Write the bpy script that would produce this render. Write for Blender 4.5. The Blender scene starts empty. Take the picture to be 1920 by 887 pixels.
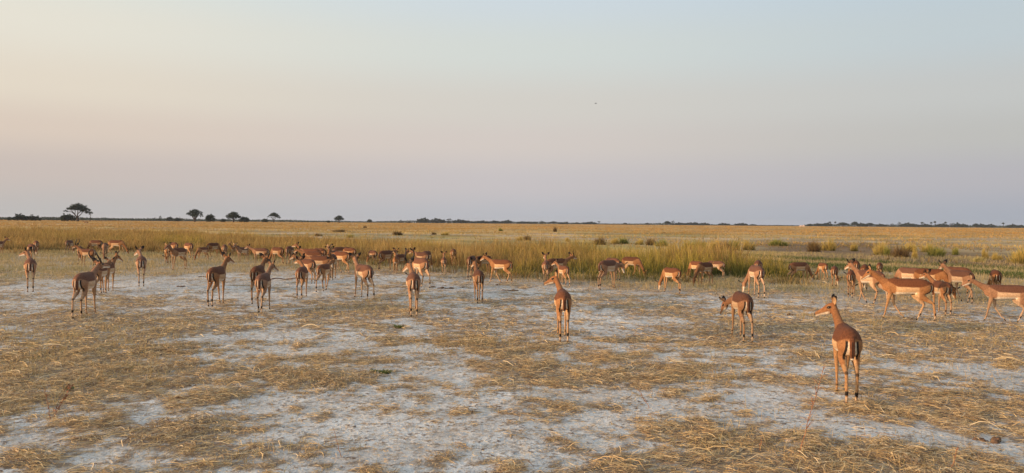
import bpy, math, random
import numpy as np
from mathutils import Vector, Matrix
import bmesh

random.seed(7)
RNG = np.random.default_rng(11)
R = math.radians
scene = bpy.context.scene
COL = scene.collection

# ------------------------------------------------------------------ camera geometry
FPX, CX, CY, CAMH = 1500.0, 960.0, 443.5, 2.0
PITCH = math.atan((CY - 418.6) / FPX)
ROLL = math.atan(0.0083)
cam_d = bpy.data.cameras.new('camera')
cam = bpy.data.objects.new('camera', cam_d)
COL.objects.link(cam)
cam_d.sensor_width = 36.0
cam_d.lens = 36.0 * FPX / 1920.0
cam_d.clip_start = 0.1
cam_d.clip_end = 20000
CAMM = (Matrix.Translation((0, 0, CAMH)) @ Matrix.Rotation(R(90) - PITCH, 4, 'X')
        @ Matrix.Rotation(ROLL, 4, 'Z'))
cam.matrix_world = CAMM
scene.camera = cam
CAMR = CAMM.to_3x3()


def ray(px, py):
    v = Vector(((px - CX) / FPX, -(py - CY) / FPX, -1.0))
    return (CAMR @ v)


RISE, R0, R1 = 1.1, 60.0, 450.0


def terrain(r):
    t = np.clip((np.asarray(r, float) - R0) / (R1 - R0), 0, 1)
    return RISE * t * t * (3 - 2 * t)


def ground(px, py):
    """point of the ground seen at a pixel of the photograph"""
    v = ray(px, py)
    h = math.hypot(v.x, v.y)
    z = 0.0
    for _ in range(30):
        t = (CAMH - z) / max(1e-5, -v.z)
        r = min(t * h, 3500)
        z = 0.5 * z + 0.5 * float(terrain(r))
    d = r
    return Vector((v.x / h * d, v.y / h * d, float(terrain(d))))


def at(px, dist):
    """point of the ground at a distance, in the direction of a pixel column"""
    v = ray(px, 420)
    h = math.hypot(v.x, v.y)
    return Vector((v.x / h * dist, v.y / h * dist, float(terrain(dist))))


def horizon(px):
    return 418.6 + 0.0083 * (px - CX)


# ------------------------------------------------------------------ helpers
def hash2(ix, iy, seed):
    n = (ix.astype(np.int64) * 374761393 + iy.astype(np.int64) * 668265263 + seed * 974634777) & 0x7fffffff
    n = (n ^ (n >> 13)) * 1274126177 & 0x7fffffff
    n = (n ^ (n >> 16))
    return (n & 0xffff) / 65535.0


def vnoise(x, y, seed=0):
    ix, iy = np.floor(x), np.floor(y)
    fx, fy = x - ix, y - iy
    fx, fy = fx * fx * (3 - 2 * fx), fy * fy * (3 - 2 * fy)
    a, b = hash2(ix, iy, seed), hash2(ix + 1, iy, seed)
    c, d = hash2(ix, iy + 1, seed), hash2(ix + 1, iy + 1, seed)
    return (a * (1 - fx) + b * fx) * (1 - fy) + (c * (1 - fx) + d * fx) * fy


def fbm(x, y, scale, octs=4, seed=0):
    s, amp, tot = 0, 1.0, 0
    ca, sa = math.cos(.6), math.sin(.6)
    x, y = np.asarray(x) / scale, np.asarray(y) / scale
    for o in range(octs):
        s = s + amp * vnoise(x, y, seed + o * 17)
        tot += amp
        amp *= .55
        x, y = (ca * x - sa * y) * 2.03 + 5.1, (sa * x + ca * y) * 2.03 - 3.7
    return s / tot


def sstep(a, b, x):
    t = np.clip((x - a) / (b - a), 0, 1)
    return t * t * (3 - 2 * t)


def np_mesh(name, V, F, colors=None, smooth=False):
    """V (n,3); F (m,k) same k"""
    me = bpy.data.meshes.new(name)
    n, m, k = len(V), len(F), F.shape[1]
    me.vertices.add(n)
    me.vertices.foreach_set('co', np.ascontiguousarray(V, np.float32).ravel())
    me.loops.add(m * k)
    me.loops.foreach_set('vertex_index', np.ascontiguousarray(F, np.int32).ravel())
    me.polygons.add(m)
    me.polygons.foreach_set('loop_start', np.arange(0, m * k, k, dtype=np.int32))
    if smooth:
        me.polygons.foreach_set('use_smooth', np.ones(m, dtype=bool))
    me.update(calc_edges=True)
    if colors is not None:
        set_col(me, colors)
    return me


def set_col(me, colors):
    at_ = me.color_attributes.new('Col', 'FLOAT_COLOR', 'POINT')
    c = np.ones((len(me.vertices), 4), np.float32)
    c[:, :3] = colors
    at_.data.foreach_set('color', c.ravel())


def link(name, me, mat=None, parent=None):
    o = bpy.data.objects.new(name, me)
    COL.objects.link(o)
    if me is not None and mat is not None and not me.materials:
        me.materials.append(mat)
    if parent:
        o.parent = parent
    return o


def tag(o, label=None, cat=None, group=None, kind=None):
    if label: o['label'] = label
    if cat: o['category'] = cat
    if group: o['group'] = group
    if kind: o['kind'] = kind
    return o


def srgb(r, g, b):
    f = lambda c: ((c / 255 + .055) / 1.055) ** 2.4 if c > 10.3 else c / 255 / 12.92
    return (f(r), f(g), f(b), 1)


# ------------------------------------------------------------------ materials
def new_mat(name):
    m = bpy.data.materials.new(name)
    m.use_nodes = True
    nt = m.node_tree
    nt.nodes.clear()
    return m, nt, nt.nodes, nt.links


def mat_attr(name, rough=.8, indiv=0.0, noise=0.0, nscale=40, transl=0.0, bump=0.0, spec=.3, sheen=0.0):
    m, nt, N, L = new_mat(name)
    out = N.new('ShaderNodeOutputMaterial')
    a = N.new('ShaderNodeAttribute'); a.attribute_name = 'Col'
    p = N.new('ShaderNodeBsdfPrincipled')
    p.inputs['Roughness'].default_value = rough
    p.inputs['Specular IOR Level'].default_value = spec
    if sheen:
        p.inputs['Sheen Weight'].default_value = sheen
    src = a.outputs['Color']
    if noise:
        tc = N.new('ShaderNodeTexCoord')
        n = N.new('ShaderNodeTexNoise'); n.inputs['Scale'].default_value = nscale
        n.inputs['Detail'].default_value = 5
        L.new(tc.outputs['Object'], n.inputs['Vector'])
        mr = N.new('ShaderNodeMapRange')
        mr.inputs['To Min'].default_value = 1 - noise; mr.inputs['To Max'].default_value = 1 + noise
        mr.inputs['From Min'].default_value = .3; mr.inputs['From Max'].default_value = .7
        L.new(n.outputs['Fac'], mr.inputs['Value'])
        mx = N.new('ShaderNodeVectorMath'); mx.operation = 'SCALE'
        L.new(src, mx.inputs[0]); L.new(mr.outputs['Result'], mx.inputs['Scale'])
        src = mx.outputs[0]
        if indiv:
            oi = N.new('ShaderNodeObjectInfo')
            m1 = N.new('ShaderNodeMapRange'); m1.inputs['To Min'].default_value = 1 - indiv; m1.inputs['To Max'].default_value = 1 + indiv * .7
            L.new(oi.outputs['Random'], m1.inputs['Value'])
            wn = N.new('ShaderNodeTexWhiteNoise'); wn.noise_dimensions = '1D'; L.new(oi.outputs['Random'], wn.inputs['W'])
            m2 = N.new('ShaderNodeMapRange'); m2.inputs['To Min'].default_value = .84; m2.inputs['To Max'].default_value = 1.0
            L.new(wn.outputs['Value'], m2.inputs['Value'])
            hs = N.new('ShaderNodeHueSaturation')
            L.new(m2.outputs['Result'], hs.inputs['Saturation']); L.new(m1.outputs['Result'], hs.inputs['Value'])
            L.new(src, hs.inputs['Color'])
            src = hs.outputs['Color']
        if bump:
            b = N.new('ShaderNodeBump'); b.inputs['Strength'].default_value = bump
            b.inputs['Distance'].default_value = .01
            L.new(n.outputs['Fac'], b.inputs['Height']); L.new(b.outputs['Normal'], p.inputs['Normal'])
    L.new(src, p.inputs['Base Color'])
    if transl:
        t = N.new('ShaderNodeBsdfTranslucent'); L.new(src, t.inputs['Color'])
        mix = N.new('ShaderNodeMixShader'); mix.inputs['Fac'].default_value = transl
        L.new(p.outputs[0], mix.inputs[1]); L.new(t.outputs[0], mix.inputs[2])
        L.new(mix.outputs[0], out.inputs['Surface'])
    else:
        L.new(p.outputs[0], out.inputs['Surface'])
    return m


def mat_plain(name, col, rough=.8, spec=.3, noise=.15, nscale=20):
    m, nt, N, L = new_mat(name)
    out = N.new('ShaderNodeOutputMaterial')
    p = N.new('ShaderNodeBsdfPrincipled')
    p.inputs['Roughness'].default_value = rough
    p.inputs['Specular IOR Level'].default_value = spec
    tc = N.new('ShaderNodeTexCoord')
    n = N.new('ShaderNodeTexNoise'); n.inputs['Scale'].default_value = nscale
    n.inputs['Detail'].default_value = 4
    L.new(tc.outputs['Object'], n.inputs['Vector'])
    r = N.new('ShaderNodeValToRGB')
    r.color_ramp.elements[0].position = .3; r.color_ramp.elements[1].position = .7
    r.color_ramp.elements[0].color = [c * (1 - noise) for c in col[:3]] + [1]
    r.color_ramp.elements[1].color = [min(1, c * (1 + noise)) for c in col[:3]] + [1]
    L.new(n.outputs['Fac'], r.inputs['Fac'])
    L.new(r.outputs['Color'], p.inputs['Base Color'])
    L.new(p.outputs[0], out.inputs['Surface'])
    return m


M_coat = mat_attr('coat', rough=.8, indiv=.24, noise=.28, nscale=42, bump=.3, spec=.12, sheen=0)
M_grass = mat_attr('grass', rough=.75, transl=.3, spec=.2)
M_straw = mat_attr('straw', rough=.7, transl=.15, spec=.25)
M_leaf = mat_attr('leaf', rough=.7, transl=.15, spec=.2)
M_eye = mat_plain('eye', (.012, .008, .006), rough=.12, spec=.6, noise=.1)
M_horn = mat_plain('horn', (.035, .028, .022), rough=.5, noise=.4, nscale=60)
M_bark = mat_plain('bark', (.075, .055, .042), rough=.9, noise=.35, nscale=3)
M_earth = mat_plain('earth_clod', (.13, .075, .045), rough=.95, noise=.4, nscale=25)
M_wood = mat_plain('dead_wood', (.16, .075, .045), rough=.85, noise=.4, nscale=18)
M_mound = mat_plain('pale_earth', (.62, .44, .34), rough=.95, noise=.15, nscale=1)
M_bird = mat_plain('feathers', (.03, .028, .027), rough=.7)
M_stem = mat_plain('stem', (.30, .14, .075), rough=.8, noise=.3, nscale=30)


def ground_material():
    m, nt, N, L = new_mat('ground')
    out = N.new('ShaderNodeOutputMaterial')
    a = N.new('ShaderNodeAttribute'); a.attribute_name = 'Col'
    sm = N.new('ShaderNodeAttribute'); sm.attribute_name = 'sand'
    p = N.new('ShaderNodeBsdfPrincipled'); p.inputs['Roughness'].default_value = .92
    p.inputs['Specular IOR Level'].default_value = .15
    tc = N.new('ShaderNodeTexCoord')

    def noise(scale, det=6, rough=.6, dist=0):
        n = N.new('ShaderNodeTexNoise'); n.inputs['Scale'].default_value = scale
        n.inputs['Detail'].default_value = det; n.inputs['Roughness'].default_value = rough
        n.inputs['Distortion'].default_value = dist
        L.new(tc.outputs['Object'], n.inputs['Vector'])
        return n

    def mrange(src, f0, f1, t0, t1):
        r = N.new('ShaderNodeMapRange')
        for k, v in (('From Min', f0), ('From Max', f1), ('To Min', t0), ('To Max', t1)):
            r.inputs[k].default_value = v
        L.new(src, r.inputs['Value'])
        return r.outputs['Result']

    def mul(x, y):
        r = N.new('ShaderNodeMath'); r.operation = 'MULTIPLY'
        L.new(x, r.inputs[0])
        if isinstance(y, float): r.inputs[1].default_value = y
        else: L.new(y, r.inputs[1])
        return r.outputs[0]

    def add(x, y):
        r = N.new('ShaderNodeMath'); r.operation = 'ADD'
        L.new(x, r.inputs[0]); L.new(y, r.inputs[1])
        return r.outputs[0]

    n1, n2, n3, n4 = noise(14, 8), noise(3.1, 6, .65, .4), noise(45, 4), noise(.35, 5)
    # litter crumbs and trodden marks
    crumbs = mrange(n1.outputs['Fac'], .52, .60, 0, 1)
    crumbs2 = mrange(n3.outputs['Fac'], .60, .68, 0, 1)
    tread = mrange(n2.outputs['Fac'], .44, .60, 0, 1)
    f = add(mul(mul(crumbs, tread), 1.1), mul(crumbs2, .75))
    cl = N.new('ShaderNodeClamp'); L.new(f, cl.inputs[0])
    mixc = N.new('ShaderNodeMix'); mixc.data_type = 'RGBA'
    L.new(mul(cl.outputs[0], sm.outputs['Fac']), mixc.inputs['Factor'])
    L.new(a.outputs['Color'], mixc.inputs['A'])
    mixc.inputs['B'].default_value = (.15, .105, .08, 1)
    # broken litter: more of it where straw lies
    cv = N.new('ShaderNodeAttribute'); cv.attribute_name = 'cover'
    n7 = noise(6.5, 10, .68, .5)
    lit = mrange(add(n7.outputs['Fac'], mul(cv.outputs['Fac'], .17)), .52, .65, 0, .88)
    ml = N.new('ShaderNodeMix'); ml.data_type = 'RGBA'
    L.new(mul(lit, sm.outputs['Fac']), ml.inputs['Factor']); L.new(mixc.outputs['Result'], ml.inputs['A'])
    ml.inputs['B'].default_value = (.25, .18, .115, 1)
    mixc = ml
    v = mul(mrange(n2.outputs['Fac'], .3, .7, .86, 1.12), mrange(n4.outputs['Fac'], .3, .7, .88, 1.12))
    sc = N.new('ShaderNodeVectorMath'); sc.operation = 'SCALE'
    L.new(mixc.outputs['Result'], sc.inputs[0]); L.new(v, sc.inputs['Scale'])
    L.new(sc.outputs[0], p.inputs['Base Color'])
    st = N.new('ShaderNodeMix'); st.data_type = 'RGBA'
    n5 = noise(.9, 6, .7, .6)
    L.new(mul(mrange(n5.outputs['Fac'], .48, .66, 0, .38), sm.outputs['Fac']), st.inputs['Factor'])
    L.new(sc.outputs[0], st.inputs['A']); st.inputs['B'].default_value = (.27, .22, .175, 1)
    L.new(st.outputs['Result'], p.inputs['Base Color'])
    vo = N.new('ShaderNodeTexVoronoi'); vo.inputs['Scale'].default_value = 4.2; vo.inputs['Randomness'].default_value = 1
    L.new(tc.outputs['Object'], vo.inputs['Vector'])
    prints = mrange(vo.outputs['Distance'], .02, .28, 0, 1)
    b = N.new('ShaderNodeBump'); b.inputs['Strength'].default_value = .9
    b.inputs['Distance'].default_value = .05
    L.new(add(add(n2.outputs['Fac'], mul(n1.outputs['Fac'], .6)), mul(prints, .45)), b.inputs['Height'])
    L.new(b.outputs['Normal'], p.inputs['Normal'])
    L.new(p.outputs[0], out.inputs['Surface'])
    return m


M_ground = ground_material()

# ------------------------------------------------------------------ where straw, short grass and tall grass stand
def blob_set(rows):
    out = []
    for (px, py, rx, ry, amp) in rows:
        c = ground(px, py)
        d = math.hypot(c.x, c.y)
        wx = rx * d / FPX
        wy = ry * d * d / (FPX * CAMH)
        out.append((c.x, c.y, wx, wy, amp))
    return out


def blobs(x, y, bs):
    s = np.zeros_like(x)
    for (cx, cy, wx, wy, amp) in bs:
        # axes along / across the direction from the viewpoint to the blob
        d = math.hypot(cx, cy); ux, uy = cx / d, cy / d
        dx, dy = x - cx, y - cy
        al = dx * ux + dy * uy; ac = dx * uy - dy * ux
        s = s + amp * np.exp(-(al / wy) ** 2 - (ac / wx) ** 2)
    return s


STRAW_B = blob_set([
    (120, 650, 230, 60, .30), (60, 700, 180, 50, .25), (420, 720, 240, 30, .26), (230, 690, 200, 30, .22),
    (600, 690, 110, 26, .26), (380, 800, 200, 22, .20), (450, 855, 160, 22, .26), (240, 615, 120, 22, .28),
    (850, 625, 170, 22, .26), (960, 640, 90, 20, .22), (1080, 690, 150, 28, .24), (1250, 700, 130, 26, .2),
    (1200, 640, 160, 20, .12), (1400, 620, 220, 26, .24), (1330, 700, 100, 50, .26), (1750, 620, 220, 30, .30),
    (1850, 760, 130, 40, .22), (1700, 760, 120, 26, .26), (1450, 860, 260, 45, .42), (1650, 870, 180, 34, .34),
    (1300, 830, 80, 30, .2), (1480, 720, 90, 22, .18), (1600, 680, 120, 20, .14), (670, 575, 110, 22, .30),
    (1100, 555, 260, 14, .16), (1500, 580, 260, 16, .16), (120, 570, 150, 22, .16),
    # bare ground
    (300, 525, 330, 20, -.22), (560, 540, 200, 22, -.12), (160, 765, 120, 26, -.34), (80, 850, 160, 40, -.22),
    (620, 800, 130, 50, -.30), (780, 760, 180, 40, -.24), (870, 840, 200, 40, -.20), (1050, 800, 160, 40, -.20),
    (1180, 650, 120, 12, -.2), (1420, 745, 120, 22, -.34), (1500, 790, 120, 16, -.25), (1720, 820, 160, 18, -.30),
    (1850, 840, 120, 16, -.25), (1150, 745, 90, 22, -.2), (1280, 560, 140, 10, -.24), (930, 545, 140, 12, -.24),
    (1750, 590, 150, 9, -.2), (500, 635, 160, 16, -.24), (330, 660, 110, 12, -.2), (820, 700, 140, 16, -.18),
    (1820, 690, 120, 14, -.2), (960, 600, 200, 12, -.1),
])


def straw_mask(x, y):
    """0 bare .. 1 full cover"""
    n = fbm(x, y, 1.8, 3, 3) * .24 + fbm(x, y, .55, 3, 9) * .36 + fbm(x, y, .19, 2, 13) * .40
    v = n + blobs(x, y, STRAW_B) * .40
    return sstep(.405, .64, v)


NEAR_EDGE = [(-300, 469), (0, 471), (300, 474), (450, 480), (600, 488), (760, 496), (900, 505), (1050, 517),
             (1250, 524), (1400, 523), (1500, 527), (1540, 525)]
NE_ANG, NE_D = [], []
for (px, py) in NEAR_EDGE:
    g = ground(px, py)
    NE_ANG.append(math.degrees(math.atan2(g.x, g.y))); NE_D.append(math.hypot(g.x, g.y))
FE = [(-300, 150), (0, 140), (250, 120), (500, 88), (700, 66), (900, 54), (1100, 47), (1300, 40), (1420, 36), (1500, 33), (1530, 31)]
FE_ANG = [math.degrees(math.atan2(at(px, 50).x, at(px, 50).y)) for px, _ in FE]
FE_D = [d for _, d in FE]


def band_mask(x, y):
    """1 inside the tall grass"""
    ang = np.degrees(np.arctan2(x, y)); d = np.hypot(x, y)
    w = (fbm(x, y, 4, 3, 21) - .5) * 7
    ne = np.interp(ang, NE_ANG, NE_D); fe = np.interp(ang, FE_ANG, FE_D)
    w2 = (fbm(x, y, 1.3, 2, 23) - .5) * 4
    m = sstep(-.6, 1.6, d - ne + w * .5 + w2 * .5) * sstep(3, -3, d - fe + w)
    edge = NE_ANG[-1]
    return m * sstep(.3, -.8, ang - edge + w * .12)


# ------------------------------------------------------------------ ground sheet
def build_ground():
    radii = np.concatenate([[0.4, 1.0, 1.8, 2.8, 3.8], 4.6 * np.exp(np.arange(0, 900) * .0077)])
    radii = radii[radii < 4000]; radii = np.append(radii, 4200)
    fine = np.arange(-50, 50.01, .28)
    coarse = np.arange(54, 307, 4.0)
    ang = np.concatenate([fine, coarse])
    na, nr = len(ang), len(radii)
    A, RR = np.meshgrid(np.radians(ang), radii)
    X, Y = RR * np.sin(A), RR * np.cos(A)
    Z = terrain(RR)
    Z = Z + (fbm(X, Y, .9, 3, 40) - .5) * .035 * sstep(60, 20, RR) + (fbm(X, Y, 30, 3, 41) - .5) * .5 * sstep(70, 200, RR)
    V = np.stack([X, Y, Z], -1).reshape(-1, 3)
    i = np.arange(nr - 1)[:, None] * na; j = np.arange(na)[None, :]
    j2 = (j + 1) % na
    F = np.stack([(i + j), (i + j2), (i + na + j2), (i + na + j)], -1).reshape(-1, 4)[:, ::-1]
    # albedo by zone
    x, y = V[:, 0], V[:, 1]; d = np.hypot(x, y)
    ang_ = np.degrees(np.arctan2(x, y))
    sand = np.array([.62, .625, .61]); straw_shaded = np.array([.29, .225, .155]); turf = np.array([.36, .275, .17])  # under-straw colour is darkened to carry the shadows between the stalks
    gold = np.array([.44, .30, .11]); greeny = np.array([.26, .23, .085]); red = np.array([.20, .125, .07])
    green = np.array([.085, .12, .035])
    sm = straw_mask(x, y) * .25
    def mix(a, b, t): return a * (1 - t[:, None]) + b * t[:, None]
    c = mix(np.tile(sand, (len(x), 1)), np.tile(straw_shaded, (len(x), 1)), sm)
    # trodden turf in front of the tall grass
    right = sstep(-8, 14, ang_)
    t_edge = 30 - right * 7
    turf_m = sstep(-2, 3, d - t_edge + (fbm(x, y, 5, 3, 5) - .5) * 8)
    c = mix(c, np.tile(turf, (len(x), 1)), turf_m * .8)
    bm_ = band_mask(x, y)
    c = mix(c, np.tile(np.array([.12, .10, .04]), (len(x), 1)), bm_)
    # plain beyond
    ne = np.interp(ang_, NE_ANG, NE_D)
    far = sstep(0, 10, d - np.maximum(ne + 8, 36))
    n1 = fbm(x, y, 22, 4, 60); n2 = fbm(x, y, 7, 4, 61); n3 = fbm(x, y, 120, 3, 62)
    pl = mix(np.tile(gold, (len(x), 1)), np.tile(greeny, (len(x), 1)), sstep(.44, .60, n1) * .85)
    pl = mix(pl, np.tile(np.array([.42, .34, .27]), (len(x), 1)), sstep(.50, .60, n2) * sstep(.44, .54, n3) * .75)
    pl = mix(pl, np.tile(np.array([.50, .285, .09]), (len(x), 1)), sstep(90, 260, d) * .7)
    c = mix(c, pl, far * (1 - bm_))
    # pale pan and reddish bank on the right beyond the green strip
    rb = sstep(15, 19, ang_ + (n2 - .5) * 5) * sstep(43, 47, d + (n1 - .5) * 6) * sstep(10, -12, d - np.interp(ang_, [15, 24, 27, 34], [108, 104, 76, 66]) + (n2 - .5) * 26)
    pan = sstep(5, 14, ang_) * sstep(60, 80, d + (n1 - .5) * 30) * sstep(160, 95, d)
    c = mix(c, np.tile(np.array([.43, .33, .22]), (len(x), 1)), pan * .55)
    c = mix(c, np.tile(red, (len(x), 1)), rb * .9)
    gs = strip_mask(x, y)
    c = mix(c, np.tile(green, (len(x), 1)), gs * .8)
    c *= (0.9 + .2 * fbm(x, y, 1.7, 3, 70))[:, None] * (1 + far * (fbm(x, y, 9, 4, 145) - .5) * 1.1)[:, None]
    me = np_mesh('ground', V, F, c, smooth=True)
    s_at = me.attributes.new('sand', 'FLOAT', 'POINT')
    s_at.data.foreach_set('value', ((1 - far) * (1 - .6 * turf_m) * 1.0).astype(np.float32))
    c_at = me.attributes.new('cover', 'FLOAT', 'POINT')
    c_at.data.foreach_set('value', straw_mask(x, y).astype(np.float32))
    o = link('ground', me, M_ground)
    tag(o, 'pale trodden sandy ground fading into golden plain', 'ground', kind='structure')


def strip_mask(x, y):
    """low green strip behind the animals on the right"""
    ang = np.degrees(np.arctan2(x, y)); d = np.hypot(x, y)
    n = (fbm(x, y, 3, 3, 80) - .5)
    mid = np.interp(ang, [14, 20, 26, 33], [47, 42.5, 40, 38.5])
    m = sstep(2.4, .9, np.abs(d - mid + n * 3)) * sstep(15, 18, ang)
    m2 = sstep(1.6, .6, np.abs(d - np.interp(ang, [10, 17, 24, 33], [62, 53, 48, 44]) + n * 4)) * sstep(12, 14, ang) * .6
    return np.clip(np.maximum(m, m2) * sstep(.25, .45, n + .5), 0, 1)


build_ground()


# ------------------------------------------------------------------ blades of grass, one strip each
def blades(name, base, h, az, lean, width, c0, c1, seg=3, mat=None, label=None, droop=0.0, cat='grass', curl=None, parent=None, cpow=1.0,
           kind='stuff'):
    """base n,3; az lean azimuth; lean horizontal reach as fraction of h"""
    n = len(base)
    T = np.linspace(0, 1, seg + 1)
    dirx, diry = np.cos(az), np.sin(az)
    fa = RNG.uniform(0, math.tau, n)
    wx, wy = np.cos(fa), np.sin(fa)
    V = np.zeros((n, seg + 1, 2, 3)); C = np.zeros((n, seg + 1, 2, 3))
    for k, t in enumerate(T):
        hor = lean * h * t ** 1.7
        if curl is not None:
            cxx = curl * h * math.sin(t * math.pi) * .25
        else:
            cxx = 0
        z = h * np.sqrt(np.clip(1 - (lean * .8) ** 2, .04, 1)) * (t - droop * t * t)
        px = base[:, 0] + dirx * hor - diry * cxx; py = base[:, 1] + diry * hor + dirx * cxx; pz = base[:, 2] + z
        w = width * .5 * (1 - .85 * t ** 1.5)
        for s, sg in enumerate((-1, 1)):
            V[:, k, s, 0] = px + sg * wx * w; V[:, k, s, 1] = py + sg * wy * w; V[:, k, s, 2] = pz
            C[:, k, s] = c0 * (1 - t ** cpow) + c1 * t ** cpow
    ids = np.arange(n)[:, None] * (2 * (seg + 1))
    F = []
    for k in range(seg):
        F.append(np.concatenate([ids + 2 * k, ids + 2 * k + 1, ids + 2 * k + 3, ids + 2 * k + 2], 1))
    F = np.concatenate(F, 0)
    me = np_mesh(name, V.reshape(-1, 3), F, C.reshape(-1, 3))
    o = link(name, me, mat or M_grass, parent)
    if label: tag(o, label, cat, kind=kind)
    return o


def colmix(n, pal, jitter=.12):
    pal = np.array(pal)
    i = RNG.integers(0, len(pal), n)
    return np.clip(pal[i] * RNG.uniform(1 - jitter, 1 + jitter, (n, 1)), 0, 1)


def fan_points(n, d0, d1, a0=-40, a1=40, power=1.0):
    """random points; power 1 = even per area, 0 = even per distance"""
    u = RNG.uniform(0, 1, n)
    e = 1 + power
    d = (d0 ** e + u * (d1 ** e - d0 ** e)) ** (1 / e) if e > 1e-6 else d0 * (d1 / d0) ** u
    a = np.radians(RNG.uniform(a0, a1, n))
    return d * np.sin(a), d * np.cos(a), d


# lying straw: mats of fallen stalks
def lying_straw():
    Vs, Fs, Cs, off = [], [], [], 0
    seg = 3
    for (n, d0, d1, lmin, lmax, w) in ((480000, 4.8, 14, .04, .15, .0034), (460000, 13, 36, .05, .20, .0062)):
        # stalks come in small tangled mats
        x, y, d = fan_points(n, d0, d1, -42, 42, .55)
        m = straw_mask(x, y)
        tuftn = fbm(x, y, .28, 2, 33)
        keep = RNG.uniform(0, 1, n) < (m * (.22 + 1.3 * sstep(.42, .62, tuftn)) + .20)
        x, y, d = x[keep], y[keep], d[keep]; n2 = len(x)
        # stalks lie along a swirling field, with scatter
        th = fbm(x, y, 1.6, 2, 51) * 9 + RNG.normal(0, .8, n2)
        L = RNG.uniform(lmin, lmax, n2) * RNG.choice([.5, .8, 1.0, 2.2], n2, p=[.3, .32, .32, .06]) * (.4 + .6 * m[keep])
        bend = RNG.normal(0, .55, n2)
        mm = m[keep] * sstep(.4, .65, tuftn[keep])
        z0 = RNG.uniform(0, 1, n2) ** 1.6 * (.010 + .055 * mm) + terrain(d) + .004
        arch = RNG.uniform(0, 1, n2) ** 2 * L * .22
        c = colmix(n2, [(.74, .54, .27), (.66, .46, .22), (.80, .63, .38), (.56, .38, .18), (.36, .24, .13), (.70, .50, .24), (.18, .12, .08), (.30, .21, .13)], .2)
        T = np.linspace(0, 1, seg + 1)
        V = np.zeros((n2, seg + 1, 2, 3))
        tilt = RNG.uniform(-.8, .8, n2)
        for k, t in enumerate(T):
            a = th + bend * (t - .5)
            px = x + np.cos(a) * L * (t - .5); py = y + np.sin(a) * L * (t - .5)
            pz = z0 + arch * math.sin(math.pi * t) + tilt * L * .06 * (t - .5)
            ww = w * .5 * (1 - .6 * abs(t - .4)) * (.7 + .6 * (L / lmax))
            for s, sg in enumerate((-1, 1)):
                V[:, k, s, 0] = px - sg * np.sin(a) * ww; V[:, k, s, 1] = py + sg * np.cos(a) * ww
                V[:, k, s, 2] = pz + sg * ww * tilt * 1.2
        ids = np.arange(n2)[:, None] * (2 * (seg + 1)) + off
        for k in range(seg):
            Fs.append(np.concatenate([ids + 2 * k, ids + 2 * k + 1, ids + 2 * k + 3, ids + 2 * k + 2], 1))
        Vs.append(V.reshape(-1, 3)); Cs.append(np.repeat(c, 2 * (seg + 1), 0)); off += n2 * 2 * (seg + 1)
    me = np_mesh('straw', np.concatenate(Vs), np.concatenate(Fs), np.concatenate(Cs))
    tag(link('straw', me, M_straw), 'fallen dry straw lying in tangled mats on the pale sand', 'straw', kind='stuff')


lying_straw()

DRY = [(.50, .34, .14), (.44, .29, .12), (.56, .40, .19), (.36, .24, .10)]
OLIVE = [(.22, .21, .07), (.28, .24, .08), (.18, .18, .06)]


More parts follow.
